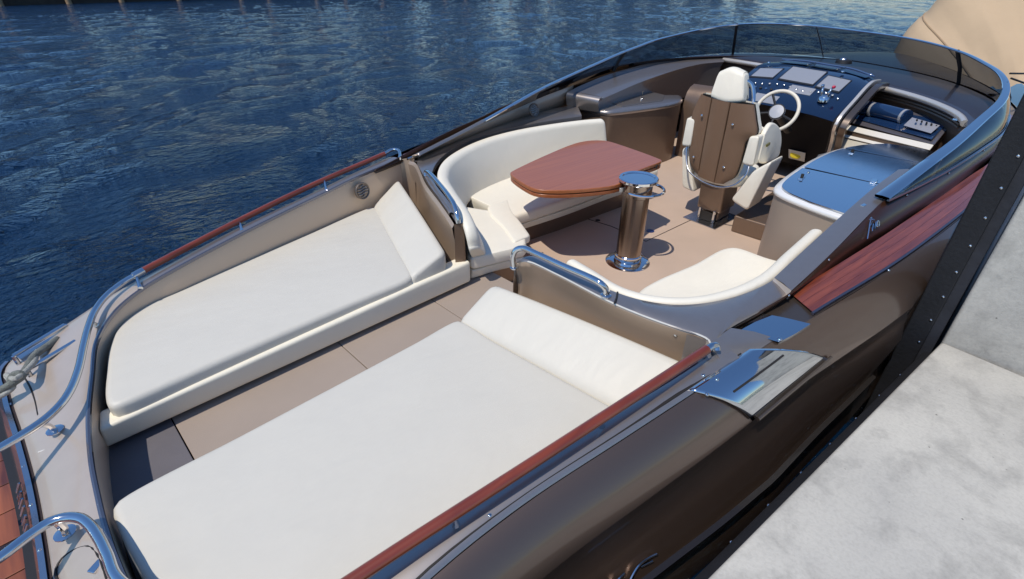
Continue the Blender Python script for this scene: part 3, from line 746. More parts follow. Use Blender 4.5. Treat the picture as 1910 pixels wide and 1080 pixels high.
# ledge joining the coaming to the outer groove
lo1 = LA((1318, 634, .868), (1335, 633, .866), (1349, 622, .862), (1363, 612, .855))
lo2 = [V(2.2, .66, .795), V(2.36, .634, .803), V(2.5, .61, .808), V(2.64, .586, .812)]
loft('coaming', [[p+V(0, 0, .002) for p in lo1], [p.lerp(q, .5)+V(0, 0, .012) for p, q in zip(lo1, lo2)], lo2, [q+V(0, -.005, -.05) for q in lo2]], bronze_off, boat, n=20)
loft('coaming', [[lo1[0]+V(-.03, .1, 0), lo1[0], lo1[0].lerp(lo2[0], .5)+V(0, 0, .012), lo2[0]], [lo1[0]+V(-.03, .1, -.2), lo1[0]+V(0, 0, -.2), lo1[0].lerp(lo2[0], .5)+V(0, 0, -.2), lo2[0]+V(0, 0, -.2)]], bronze_off, boat)
# grab rail on the starboard coaming
tube('grab_rail', LA((958, 497, .80), (957, 478, .88), (963, 466, .93), (975, 463, .95), (1000, 473, .955), (1050, 496, .955), (1105, 520, .955), (1122, 530, .945), (1131, 542, .90), (1130, 552, .865)), .021, steel, boat, samples=60)
lathe('rail_foot', [(.034, 0), (.034, .008), (.022, .014)], A(1130, 552, .866), steel, boat, n=16)
lathe('rail_foot', [(.03, 0), (.03, .008), (.02, .014)], A(959, 500, .79), steel, boat, n=16)

# port bulkhead (oblique) with its coaming plate
topP = LA((768, 300, .85), (778, 303, .86), (800, 345, .86), (825, 378, .845), (846, 408, .80), (852, 418, .78))
TP = spline(topP, 40)
loft('bulkhead', [[p+V(-.02, .01, 0) for p in TP], [p+V(-.04, .015, -.03) for p in TP], [p+V(-.03, .01, -.12) for p in TP], [p+V(0, 0, -.25) for p in TP], [V(p.x-.03, p.y+.02, .30) for p in TP]], bronze_sun, boat)
loft('bulkhead', [[I_[0]+V(0, 0, -.01), V(2.965, 4.60, .857), V(2.985, 4.53, .86), TP[1]], [V(2.86, 4.65, .25), V(2.94, 4.58, .25), V(2.96, 4.50, .25), V(TP[1].x-.03, TP[1].y, .25)]], bronze_sun, boat, n=14)
TP2 = [p+V(.055, -.025, 0) for p in TP]
loft('bulkhead', [TP, [p+V(0, 0, .004) for p in TP], TP2, [p+V(.02, 0, -.4) for p in TP2]], bronze_off, boat)
e0, e1 = TP[-1], TP2[-1]
loft('bulkhead', [[e0+V(-.02, .01, 0), e0.lerp(e1, .5)+V(0, -.012, 0), e1], [V(e0.x-.03, e0.y+.02, .30), V(e0.x+.05, e0.y-.03, .30), V(e1.x, e1.y, .30)]], bronze_dk if False else bronze_in, boat)
inCp = LA((846, 398, .83), (815, 348, .86), (806, 322, .865), (820, 296, .868), (850, 274, .875), (890, 256, .885), (935, 243, .895), (985, 232, .90), (1030, 224, .905), (1085, 216, .91))
ouCp = LA((838, 398, .83), (803, 348, .862), (778, 303, .862), (792, 281, .845), (826, 264, .85), (870, 247, .87), (905, 233, .88), (960, 214, .89), (1010, 205, .895), (1075, 195, .90))
a, b = paired(inCp, ouCp, 6)
loft('coaming', [[p+V(0, 0, -.05) for p in a], [p+V(0, 0, -.004) for p in a], [p.lerp(q, .06)+V(0, 0, .004) for p, q in zip(a, b)], [p.lerp(q, .5)+V(0, 0, .010) for p, q in zip(a, b)], [p.lerp(q, .95)+V(0, 0, .004) for p, q in zip(a, b)], [q+V(0, 0, -.004) for q in b], [q+V(0, .02, -.06) for q in b]], bronze_off, boat)
tube('grab_rail', LA((795, 330, .865), (794, 321, .90), (800, 322, .925), (820, 344, .925), (838, 367, .92), (848, 384, .90), (853, 402, .85), (855, 416, .79)), .021, steel, boat, samples=50)
box('cleat_plate', A(798, 279, .855), (.16, .08, .012), steelm, boat, rot=.3)
tube('cleat_bar', [A(793, 281, .885), A(806, 276, .885)], .012, steel, boat, n=8)
# port sheer piece beyond the well
tube('deck_trim', LA((760, 297, .86), (775, 290, .86), (800, 276, .85), (850, 254, .86)), .012, steel, boat, samples=16)

# ------------------------------------------------------------------ side decks with mahogany planks (starboard seen, port mirrored)
tin = LA((1362, 616, .815), (1430, 580, .822), (1500, 532, .852), (1659, 432, .925), (1800, 334, 1.005), (1855, 292, 1.055))+[V(8.0, .28, 1.10), V(9.2, .72, 1.14), V(10.2, 1.5, 1.17), V(10.7, 2.66, 1.19)]
tout = [V(2.55, .60, .812), V(2.80, .555, .814), V(3.15, .49, .83), V(4.1, .30, .89), V(5.4, .125, .97), V(6.4, .06, 1.018), V(8.0, .11, 1.08), V(9.5, .44, 1.12), V(11.0, 1.08, 1.15), V(13.15, CY, 1.18)]
a, b = paired(tin, tout, 8)
loft('side_deck', [[p+V(0, 0, -.012) for p in a], [p.lerp(q, .5)+V(0, 0, -.008) for p, q in zip(a, b)], [q+V(0, 0, -.012) for q in b]], bronze, boat)
loft('side_deck', [[mir(p)+V(0, 0, -.012) for p in a], [mir(p.lerp(q, .5))+V(0, 0, -.008) for p, q in zip(a, b)], [mir(q)+V(0, 0, -.012) for q in b]], bronze, boat)
NPL = 4
sel = [i for i in range(len(a)) if 3.06 <= .5*(a[i].x+b[i].x) <= 8.6]
for sgn in (0, 1):
    for k in range(NPL):
        f0, f1 = .02+.88*k/NPL, .02+.88*(k+1)/NPL-.006
        rows = []
        for f, dz in ((f0, -.010), (f0, .002), (f1, .002), (f1, -.010)):
            rows.append([a[i].lerp(b[i], f)+V(0, 0, dz+.004) for i in sel])
        if sgn: rows = [[mir(p) for p in r] for r in rows]
        loft('deck_plank', rows, mahog, boat, angle=30)
# polished plate aft of the planks
ppl = spline(LA((1370, 618, .824), (1400, 600, .826), (1425, 585, .828)), 12)
ppr = spline(LA((1453, 638, .816), (1484, 622, .818), (1512, 604, .822)), 12)
loft('steel_plate', [[p+V(0, 0, -.02) for p in ppl], ppl, [p.lerp(q, .5)+V(0, 0, .004) for p, q in zip(ppl, ppr)], ppr, [p+V(0, 0, -.02) for p in ppr]], steelm, boat)
screw(A(1454, 634, .815)+V(0, 0, .006), boat, 'screw', (0, 0, 1), 1.1)
screw(A(1657, 505, .875)+V(0, 0, .006), boat, 'screw', (0, 0, 1), .9)
bar('deck_edge_trim', [b[i]+V(0, .015, .0) for i in sel], [(-.008, -.008), (.008, -.008), (.008, .010), (-.008, .010)], mat('edge_trim', (.12, .12, .16), .25, .8), boat)

# polished air-intake panel on the starboard shoulder
vp = [(1282, 727), (1340, 687), (1397, 648), (1425, 653), (1470, 663), (1537, 664)]
def on_hull(px, py, out=.006):
    """first hit of the view ray with the hull shoulder, then pushed outward"""
    from mathutils.bvhtree import BVHTree
    global HB
    if 'HB' not in globals():
        vs = [p for r in hr for p in r]; k = len(SH); fs = [(i*k+j, i*k+j+1, (i+1)*k+j+1, (i+1)*k+j) for i in range(len(hr)-1) for j in range(k-1)]
        HB = BVHTree.FromPolygons([tuple(v) for v in vs], fs)
    h = HB.ray_cast(CAM, ray(px, py).normalized())
    if h[0] is None or h[0].z < -.6: return A(px, py, .80)+V(0, 0, out)
    n = h[1] if h[1].dot(CAM-h[0]) > 0 else -h[1]
    return h[0]+n*out
gU, gV = 22, 10
q00, q10, q01, q11 = (1283, 727), (1396, 652), (1398, 783), (1539, 668)
grid = []
c00, c10, c01, c11 = A(1284, 728, .79), A(1398, 652, .825), on_hull(*q01, .012), on_hull(*q11, .012)
for v in range(gV+1):
    for u in range(gU+1):
        fu, fv = u/gU, v/gV
        p = c00.lerp(c10, fu).lerp(c01.lerp(c11, fu), fv)
        grid.append(p+V(0, -.6, .8)*(.055*math.sin(PI*fv)+.012*math.sin(PI*fu)*math.sin(PI*fv)))
def on_vent(px, py, up_=.006):
    fu = (px-1284)/115.0 if False else None
    best = min(grid, key=lambda g: (lambda w_: (w_.dot(RT)/w_.dot(FW)*FPX+955-px)**2+(540-w_.dot(UP)/w_.dot(FW)*FPX-py)**2)(g-CAM))
    return best+V(0, -.6, .8)*up_
if all(g is not None for g in grid):
    fs = [(v*(gU+1)+u, v*(gU+1)+u+1, (v+1)*(gU+1)+u+1, (v+1)*(gU+1)+u) for v in range(gV) for u in range(gU)]
    vent = mobj('air_intake', grid, fs, steelm, boat, solid=.012)
    v1 = [grid[4*(gU+1)+u]+V(0, -.6, .8)*.006 for u in range(3, gU-2)]
    tube('intake_slot', v1, .006, gasket, vent, n=8)
    lip = [on_hull(1408+(1545-1408)*t, 780+(666-780)*t, .016) for t in [i/10 for i in range(11)]]
    tube('intake_lip', lip, .012, bronze, vent, n=8)
    for q in ((1334, 712), (1317, 733)):
        screw(on_vent(*q, .008), vent, 'screw', (0, -.5, 1), .9)
else:
    print('VENT MISS', sum(g is None for g in grid))
# script emblem strokes on the hull (its upper part shows at the picture's lower edge)
em = [[(1222, 1032), (1206, 1040), (1190, 1052), (1180, 1066), (1172, 1082)], [(1162, 1068), (1152, 1078), (1144, 1090)], [(1214, 1045), (1192, 1056)]]
for s in em:
    pts = [on_hull(*q, .012) for q in s]
    if all(p is not None for p in pts): tube('emblem_stroke', pts, .006, steel, boat, n=6, samples=14)

# ------------------------------------------------------------------ foredeck
fd_i = [q for q in tin]; 
fa, fb = paired([V(9.2, .72, 1.14), V(10.2, 1.5, 1.17), V(10.7, CY, 1.19), V(10.2, 2*CY-1.5, 1.17), V(9.2, 2*CY-.72, 1.14)],
                [V(9.9, .58, 1.13), V(11.6, 1.4, 1.16), V(13.15, CY, 1.18), V(11.6, 2*CY-1.4, 1.16), V(9.9, 2*CY-.58, 1.13)], 8)
loft('foredeck', [fa, [p.lerp(q, .5)+V(0, 0, .03) for p, q in zip(fa, fb)], fb], bronze, boat)

# ------------------------------------------------------------------ windscreen
frame = [V(2.95, 4.42, .93), V(3.5, 4.50, 1.0), V(4, 4.55, 1.08), V(4.5, 4.60, 1.17), V(5, 4.67, 1.25), V(5.5, 4.74, 1.31), V(6, 4.79, 1.37), V(6.5, 4.83, 1.43), V(7, 4.85, 1.5), V(7.5, 4.84, 1.565), V(8.02, 4.79, 1.635), V(8.92, 4.46, 1.755),
         V(9.4, 3.97, 1.82), V(9.53, 3.19, 1.835), V(9.36, 2.38, 1.815), V(9.10, 1.66, 1.785), V(8.67, 1.06, 1.725), V(8.14, .66, 1.65), V(7.78, .49, 1.605), V(7.37, .39, 1.55), V(6.91, .355, 1.49), V(6.33, .395, 1.41), V(5.64, .45, 1.32), V(5.02, .53, 1.232), V(4.42, .61, 1.142)]
FR = spline(frame, 220)
low_ = [V(2.95, 4.50, .90), V(3.5, 4.62, .95), V(4, 4.70, .99), V(4.5, 4.78, 1.03), V(5, 4.85, 1.07), V(5.5, 4.91, 1.11), V(6, 4.96, 1.14), V(6.5, 5.0, 1.18), V(7, 5.03, 1.21), V(7.5, 5.03, 1.24), V(8.2, 4.99, 1.27), V(9.2, 4.70, 1.30),
        V(9.95, 4.1, 1.325), V(10.25, 3.2, 1.33), V(10.05, 2.3, 1.33), V(9.62, 1.55, 1.325), V(9.0, .95, 1.32), V(8.3, .52, 1.305), V(7.8, .36, 1.30), V(7.3, .27, 1.28), V(6.75, .235, 1.25), V(6.1, .30, 1.215), V(5.45, .40, 1.165), V(4.9, .50, 1.135), V(4.42, .59, 1.125)]
fa, fb = paired(frame, low_, 9)
K = len(fa)
# opaque fin at port (inner side seen): from the aft tip to x = 5
def seg(i0, i1, name, m, rows=5, bow=.03, out=1, solid=.008, top=.0, bot=1.0):
    R = []
    for r in range(rows+1):
        f = top+(bot-top)*r/rows
        row = []
        for i in range(i0, i1+1):
            d = V(fa[i].x-6.0, fa[i].y-CY, 0).normalized()
            row.append(fa[i].lerp(fb[i], f)+d*(bow*4*f*(1-f)))
        R.append(row)
    return loft(name, R, m, boat, solid=solid)
iP = 4*9+4
seg(0, iP, 'windscreen_fin', bronze_sun)
cuts = [iP, 8*9+3, 11*9+6, 13*9+2, 16*9, 18*9+5, K-1]
for k in range(len(cuts)-1): seg(cuts[k], cuts[k+1], 'windscreen_pane', glass, rows=6, solid=0)
# mullions
for k, c in enumerate(cuts[1:-1]):
    p, q = fa[c], fb[c]; d = V(p.x-6, p.y-CY, 0).normalized()
    tube('mullion', [p-d*.01, p.lerp(q, .5)+d*.02, q-d*.01], .008 if k == 2 else .022, steelb if k == 2 else blackm, boat, n=8)
# lower skirt between the glass and the side deck
base = []
tinS = spline(tin, 200)
skirt_s_top = LA((1362, 612, .835), (1430, 572, .87), (1478, 547, .905), (1560, 474, 1.0), (1663, 378, 1.085))+[fb[i] for i in range(K-1-6*9, 12*9, -9)][::1]
lowS = [fb[i] for i in range(K-1, 13*9-1, -3)]
def nearest_x(path, x): return min(path, key=lambda p: abs(p.x-x))
# starboard fin (outer face, dark lacquer)
ft = LA((1362, 612, .835), (1430, 573, .87), (1477, 544, .900), (1522, 502, .950), (1568, 457, 1.005), (1615, 408, 1.064))+[V(4.45, .60, 1.12), V(4.9, .50, 1.135), V(5.45, .40, 1.165), V(6.1, .30, 1.215), V(6.75, .235, 1.25), V(7.3, .27, 1.28), V(8.3, .52, 1.305), V(9.0, .95, 1.32), V(9.62, 1.55, 1.325), V(10.05, 2.3, 1.33), V(10.2, CY, 1.33)]
fbm = LA((1362, 617, .82), (1430, 580, .822), (1478, 548, .845), (1520, 520, .86), (1560, 494, .88), (1610, 463, .90), (1659, 432, .925), (1700, 404, .945), (1750, 370, .975), (1800, 334, 1.005), (1845, 299, 1.04))+[V(7.3, .20, 1.08), V(8.3, .36, 1.11), V(9.2, .72, 1.14), V(9.9, 1.25, 1.16), V(10.5, 2.1, 1.18), V(10.7, CY, 1.19)]
a, b = paired(ft, fbm, 6)
loft('windscreen_fin', [a, [p.lerp(q, .5)+V(0, -.003, .0) for p, q in zip(a, b)], b], bronze_dk, boat, solid=.006)
a2 = [mir(p) for p in a]; b2 = [mir(p) for p in b]
loft('windscreen_fin', [a2, [p.lerp(q, .5)+V(0, .012, 0) for p, q in zip(a2, b2)], b2], bronze_dk, boat, solid=.006)
# flat painted top of the fin (starboard) leading into the frame
t_in = LA((1444, 518, .905), (1488, 477, .955), (1535, 434, 1.01), (1580, 393, 1.07), (1630, 350, 1.132), (1676, 316, 1.175))
t_out = LA((1476, 542, .905), (1522, 500, .955), (1568, 455, 1.01), (1615, 406, 1.07), (1664, 358, 1.13), (1708, 318, 1.17))
a3, b3 = paired(t_in, t_out, 8)
loft('fin_top', [[p+V(0, 0, -.06) for p in a3], a3, [p.lerp(q, .5)+V(0, 0, .008) for p, q in zip(a3, b3)], b3, [q+V(0, 0, -.03) for q in b3]], bronze_off, boat)
prism('fin_end', [a3[0], b3[0], b3[0]+V(-.02, 0, -.055), a3[0]+V(-.03, 0, -.05)], .006, bronze_lt, boat, dirv=(1, 0, 0))  # lighter paint copy stands for the highlight on the strip's end
# stainless top frame
i0 = 1*9
WF = fa[18:]; nW = len(WF); fr_rows = [[] for _ in range(7)]
for i, p in enumerate(WF):
    t = WF[min(i+1, nW-1)]-WF[max(i-1, 0)]; t.z = 0; t.normalize(); sd = V(t.y, -t.x, 0)      # sd points inboard (port run) / inboard (starboard run)
    hw_ = .024+.028*max(0.0, 1-(nW-1-i)/70.0)
    for r_, (u, v) in enumerate(((-1, 0), (-.85, .007), (0, .010), (.85, .007), (1, 0), (.8, -.012), (-.8, -.012))):
        fr_rows[r_].append(p+sd*(u*hw_+(hw_-.024)*.5)+V(0, 0, v))
loft('windscreen_frame', fr_rows, steelm, boat, closeu=True)
loft('fin_top', [[p+V(0, -.035, .0) for p in fa[:19]], [p+V(0, 0, .014) for p in fa[:19]], [p+V(0, .035, 0) for p in fa[:19]]], bronze_off, boat, solid=.01)
# chrome strip under the starboard glass
bar('glass_trim', [fb[i]+V(0, -.012, .004) for i in range(K-1, 18*9, -1)], [(-.008, -.008), (.008, -.008), (.008, .008), (-.008, .008)], steelb, boat)
for q in ((1617, 422), (1598, 421), (1535, 516), (1675, 358), (1735, 337), (1783, 312), (1825, 287)):
    pass
for t in (.12, .22, .33, .42, .50, .58):
    i = int(t*(len(a)-1)); p = a[i].lerp(b[i], .14)+V(0, -.008, 0)
    screw(p, boat, 'screw', (0, -1, .5), .75)
box('deck_clip', A(1613, 383, 1.09), (.09, .03, .02), steelm, boat, rot=-.2)
# script name on the fin
def script(strokes, origin, ex, ey, s, r, name='script_letter'):
    for st in strokes:
        tube(name, [origin+ex*(u*s)+ey*(v*s) for u, v in st], r, steelm, boat, n=6, samples=len(st)*5)
iL = min(range(len(a)), key=lambda i: abs(a[i].x-4.12)); iR = min(range(len(a)), key=lambda i: abs(a[i].x-4.75))
ex = (a[iR].lerp(b[iR], .5)-a[iL].lerp(b[iL], .5)).normalized(); ey = (a[iL]-b[iL]).normalized()
org = a[iL].lerp(b[iL], .55)+V(0, -.018, .006)
script([[(.0, -.25), (.08, .2), (.2, .85), (.34, 1.0), (.46, .85), (.36, .6), (.2, .5)], [(.2, .5), (.34, .35), (.48, .06)],
        [(.56, .05), (.62, .5)], [(.64, .72), (.65, .76)], [(.74, .5), (.82, .08), (1.0, .5)], [(1.32, .45), (1.18, .5), (1.12, .2), (1.26, .08), (1.36, .45), (1.38, .1), (1.5, .15)]], org, ex, ey, .115, .005)

# ------------------------------------------------------------------ port side inner lining, sill and speakers
sill_o = [V(5.95, 4.90, 1.10), V(6.3, 4.94, 1.14), V(7.0, 4.98, 1.20), V(8.2, 4.95, 1.26), V(9.0, 4.72, 1.29), V(9.6, 4.35, 1.31)]
sill_i = [V(6.05, 4.40, 1.075), V(6.4, 4.43, 1.10), V(7.15, 4.50, 1.15), V(8.1, 4.50, 1.21), V(8.75, 4.40, 1.25), V(9.1, 4.18, 1.27)]
a, b = paired(sill_o, sill_i, 6)
loft('sill', [a, [p.lerp(q, .5)+V(0, 0, .006) for p, q in zip(a, b)], [p.lerp(q, .92)+V(0, 0, .004) for p, q in zip(a, b)], [q+V(0, -.01, -.02) for q in b], [q+V(.0, .03, -.10) for q in b], [V(q.x, q.y+.06, .70) for q in b]], bronze_off, boat)
se = [(sill_o[0].lerp(sill_i[0], f)) for f in (0, .25, .5, .75, .95, 1)]
loft('sill_end', [[p+V(0, 0, .002) for p in se], [p+V(-.05, 0, -.012) for p in se], [p+V(-.075, 0, -.05) for p in se], [p+V(-.07, 0, -.10) for p in se], [V(p.x-.04, p.y, .88) for p in se]], bronze_off, boat, angle=70)
loft('sill_end', [[se[-1]+V(0, 0, .002), se[-1]+V(-.05, 0, -.012), se[-1]+V(-.075, 0, -.05), se[-1]+V(-.07, 0, -.10), V(se[-1].x-.04, se[-1].y, .88)], [se[-1]+V(.03, -.01, -.02), se[-1]+V(.0, -.01, -.03), se[-1]+V(.0, .0, -.05), se[-1]+V(0, .02, -.1), V(se[-1].x, se[-1].y+.05, .88)]], bronze_off, boat)
side_t = [fb[i] for i in range(0, iP+20, 4)]
side_b = [V(p.x, p.y+.03-.0*p.x, .86+.01*(p.x-3)) for p in side_t]
loft('side_lining', [side_t, side_b], bronze_sun, boat, solid=.006)
def speaker(c, nrm, r, label):
    q = Vector(nrm).normalized()
    s = lathe('speaker', [(r, -.01), (r, .006), (r*.93, .012), (r*.84, .008), (r*.82, .002), (.01, .002)], c, mat('speaker_gunmetal', (.22, .185, .16), .45, .9), boat, n=28, axis=q)
    s['label'] = label
    m3 = q.to_track_quat('Z', 'Y').to_matrix()
    for k in range(-2, 3):
        w_ = math.sqrt(max(1e-6, (r*.76)**2-(abs(k)*r*.3+.12*r)**2))
        pts = [Vector(c)+m3 @ V(w_*t, k*r*.3+.08*r*math.sin(t*3), .008) for t in (-1, -.5, 0, .5, 1)]
        tube('grille_bar', pts, r*.075, mat('grille_steel', (.36, .32, .29), .35, 1.0), s, n=6, samples=14)
sp = AY(677, 355, 4.53)
speaker(V(2.20, 4.545, .70) if False else AY(676, 356, 4.52), (.12, -1, .12), .085, 'round metal speaker on the well wall beside the port sun pad')
speaker(AY(996, 205, 4.70), (-.05, -1, .25), .085, 'round metal speaker on the inner fin behind the sofa')

# ------------------------------------------------------------------ port sofa
sofa = empty('corner_sofa', (3.6, 4.0, 0), 'curved ivory leather corner sofa around the mahogany table', 'sofa')
bt = LA((874, 466, .60), (866, 430, .75), (852, 396, .83), (826, 354, .865), (813, 326, .87), (824, 299, .875), (856, 276, .885), (900, 257, .895), (960, 241, .90), (1030, 229, .905), (1085, 222, .91), (1122, 219, .91))
# front face of the back rest at the seat
bb = [V(2.66, 3.06, .40), V(2.80, 3.28, .40), V(2.92, 3.5, .40), V(3.06, 3.78, .40), V(3.24, 4.02, .40), V(3.46, 4.17, .40), V(3.78, 4.25, .40), V(4.12, 4.28, .40), V(4.62, 4.28, .40), V(5.1, 4.22, .40), V(5.5, 4.12, .40), V(5.78, 4.02, .40)]
def inw(path, d, dz=0):
    """shift a plan curve to the starboard/forward (inner) side"""
    P = [Vector(p) for p in path]; out = []
    for i in range(len(P)):
        t = P[min(i+1, len(P)-1)]-P[max(i-1, 0)]; t.z = 0; t.normalize(); nv = V(t.y, -t.x, 0); out.append(P[i]+nv*d+V(0, 0, dz))
    return out
back_tl = bt; back_tr = inw(bt, .11, -.012)
back_bl = [V(p.x, p.y, .34) for p in inw(bb, -.12)]; back_br = inw(bb, .02, -.02)
bolster('backrest', back_bl, back_br, back_tr, back_tl, .055, vin2, sofa, n=70, capr=.035)
# seat: aft leg and side run, with a waterfall front roll
sb = [V(2.52, 3.12, .30), V(2.72, 3.45, .30), V(2.95, 3.85, .30), V(3.22, 4.15, .30), V(3.6, 4.28, .30), V(4.1, 4.31, .30), V(4.7, 4.30, .30), V(5.3, 4.22, .30), V(5.72, 4.06, .30)]
sf = [V(3.06, 2.90, .30), V(3.20, 3.06, .30), V(3.32, 3.26, .30), V(3.42, 3.45, .30), V(3.56, 3.40, .30), V(4.1, 3.34, .30), V(4.7, 3.32, .30), V(5.3, 3.28, .30), V(5.72, 3.2, .30)]
def up(P, z): return [V(p.x, p.y, z) for p in P]
# side run
bolster('seat', up([V(3.42, 4.30, 0), V(4.1, 4.33, 0), V(4.7, 4.32, 0), V(5.3, 4.24, 0), V(5.75, 4.08, 0)], .29), up([V(3.38, 3.44, 0), V(4.1, 3.36, 0), V(4.7, 3.32, 0), V(5.3, 3.28, 0), V(5.75, 3.2, 0)], .29),
        up([V(3.38, 3.44, 0), V(4.1, 3.36, 0), V(4.7, 3.32, 0), V(5.3, 3.28, 0), V(5.75, 3.2, 0)], .42), up([V(3.42, 4.30, 0), V(4.1, 4.33, 0), V(4.7, 4.32, 0), V(5.3, 4.24, 0), V(5.75, 4.08, 0)], .425), .045, vin2, sofa, n=30, capr=.02)
# aft leg
al = [V(2.48, 3.06, 0), V(2.62, 3.42, 0), V(2.82, 3.82, 0), V(3.10, 4.2, 0)]
af = [V(3.03, 2.90, 0), V(3.17, 3.06, 0), V(3.28, 3.30, 0), V(3.37, 3.62, 0)]
bolster('seat', up(al, .30), up(af, .30), up(af, .415), up(al, .42), .04, vin2, sofa, n=30, capr=.03)
# front roll sewn on the aft leg
fr0 = [V(2.98, 2.95, 0), V(3.10, 3.08, 0), V(3.17, 3.28, 0), V(3.24, 3.50, 0)]; fr1 = [V(3.11, 2.90, 0), V(3.24, 3.02, 0), V(3.33, 3.22, 0), V(3.41, 3.46, 0)]
roll0 = [V(2.66, 3.02, 0), V(2.86, 3.14, 0), V(3.02, 3.34, 0), V(3.12, 3.62, 0)]
rl = LA((908, 386, .43), (916, 402, .43), (938, 424, .43), (958, 452, .43)); rr_ = LA((948, 370, .43), (956, 392, .43), (972, 412, .43), (990, 437, .43))
bolster('seat_roll', up(rl, .36), up(rr_, .34), up(rr_, .425), up(rl, .435), .035, vin2, sofa, n=24, capr=.03)
# lower upholstered plinth
bolster('seat_base', up([V(2.50, 3.08, 0), V(2.78, 3.02, 0), V(3.02, 2.93, 0)], .19), up([V(2.55, 3.3, 0), V(2.8, 3.25, 0), V(3.05, 3.12, 0)], .19), up([V(2.55, 3.3, 0), V(2.8, 3.25, 0), V(3.05, 3.12, 0)], .285), up([V(2.50, 3.06, 0), V(2.78, 3.0, 0), V(3.02, 2.905, 0)], .285), .02, vinside, sofa, n=16, capr=.015)
bolster('seat_base', up([V(3.5, 3.48, 0), V(4.2, 3.39, 0), V(4.9, 3.35, 0), V(5.7, 3.25, 0)], .20), up([V(3.5, 3.7, 0), V(4.2, 3.7, 0), V(4.9, 3.7, 0), V(5.7, 3.6, 0)], .20), up([V(3.5, 3.7, 0), V(4.2, 3.7, 0), V(4.9, 3.7, 0), V(5.7, 3.6, 0)], .28), up([V(3.5, 3.46, 0), V(4.2, 3.37, 0), V(4.9, 3.33, 0), V(5.7, 3.23, 0)], .28), .015, vinside, sofa, n=16, capr=.015)
prism('sofa_plinth', [(2.56, 3.1, .19), (3.0, 3.0, .19), (3.2, 3.2, .19), (3.44, 3.56, .19), (4.2, 3.46, .19), (5.7, 3.32, .19), (5.75, 4.3, .19), (3.3, 4.3, .19)], .19, bronze_in, sofa)

# ------------------------------------------------------------------ starboard bench
bench = empty('side_bench', (3.4, 1.2, 0), 'low white moulded bench along the starboard coaming', 'bench')
st = LA((1055, 484, .865), (1090, 505, .868), (1150, 540, .872), (1215, 558, .875), (1290, 562, .88), (1370, 548, .885), (1440, 517, .89), (1490, 472, .90), (1538, 428, .91))
def inr(path, d, dz=0):
    P = [Vector(p) for p in path]; out = []
    for i in range(len(P)):
        t = P[min(i+1, len(P)-1)]-P[max(i-1, 0)]; t.z = 0; t.normalize(); nv = V(-t.y, t.x, 0); out.append(P[i]+nv*d+V(0, 0, dz))
    return out
bolster('backrest', up(st, .36), up(inr(st, .20), .36), inr(st, .085, -.012), st, .045, vin2, bench, n=56, capr=.02)
so = [V(2.78, 1.52, 0), V(3.02, 1.70, 0), V(3.26, 1.71, 0), V(3.75, 1.63, 0), V(4.22, 1.58, 0), V(4.31, 1.50, 0), V(4.31, 1.25, 0), V(4.31, 1.02, 0), V(3.9, .98, 0), V(3.3, 1.02, 0), V(2.9, 1.18, 0)]
cushion('seat', so, .455, .32, .055, vin2, bench, n=90, crown=-.055)
prism('bench_base', [(2.5, 1.2, .33), (2.8, 1.5, .33), (3.2, 1.62, .33), (4.25, 1.5, .33), (4.3, .9, .33), (3.2, .95, .33)], .33, dwht, bench)
loft('bench_liner', [up(inr(st, .12), .40), up(inr(st, .14), .0)], dwht, bench, n=50)

# ------------------------------------------------------------------ cockpit table
tb_ = empty('cockpit_table', (4.09, 2.46, 0), 'mahogany cockpit table leaf beside a polished steel pedestal', 'table')
TZ = .85
tp = LA((949, 324, TZ), (956, 318, TZ), (1000, 297, TZ), (1062, 270, TZ), (1092, 262, TZ), (1126, 261, TZ), (1150, 267, TZ), (1232, 296, TZ), (1236, 301, TZ), (1205, 312, TZ), (1180, 322, TZ), (1168, 338, TZ), (1145, 347, TZ), (1100, 352, TZ), (1060, 355, TZ), (1010, 355, TZ), (986, 349, TZ))
def chaikin(P, k=2):
    for _ in range(k):
        Q = []
        for i in range(len(P)):
            a_, b_ = P[i], P[(i+1) % len(P)]; Q += [a_.lerp(b_, .25), a_.lerp(b_, .75)]
        P = Q
    return P
tp = chaikin(tp, 2)
prism('table_top', tp, .036, tabwd, tb_, bevel=.008, seg=3)
prism('table_leaf', [p.lerp(V(4.2, 3.1, TZ), .004)+V(0, 0, -.044) for p in tp], .036, tabwd, tb_, bevel=.008)
bz = A(1168, 486, 0); bz = V(4.09, 2.47, 0)
lathe('table_base', [(.225, 0), (.225, .008), (.215, .012), (.14, .013), (.13, .03), (.10, .036)], bz, steelm, tb_, n=48)
ped = mat('bronze_steel', (.36, .29, .24), .22, 1.0, rvar=.05, vscale=30, stretch=(30, 30, 1))
lathe('table_pedestal', [(.13, .04), (.13, .06), (.126, .07), (.126, .72), (.142, .73), (.142, .86), (.12, .87)], bz, ped, tb_, n=48)
lathe('pedestal_collar', [(.13, .03), (.138, .04), (.138, .095), (.128, .105)], bz, steelm, tb_, n=40)
lathe('pedestal_cap', [(.12, .865), (.176, .868), (.185, .878), (.185, .90), (.178, .907), (.152, .907), (.146, .898), (.01, .898)], bz, steelm, tb_, n=48)
rc = bz+V(.06, -.03, .78)
tube('hand_ring', [rc+V(.195*math.cos(t), .195*math.sin(t), 0) for t in [2*PI*i/40 for i in range(40)]], .014, steel, tb_, n=8, closed=True)
box('ring_bracket', bz+V(-.10, .09, .79), (.10, .05, .05), steelb, tb_, rot=-.6)
box('table_hinge', A(1150, 343, .82), (.09, .07, .05), steelb, tb_, rot=.5)
box('table_hinge', A(1222, 310, .815), (.06, .05, .03), gasket, tb_, rot=.5)

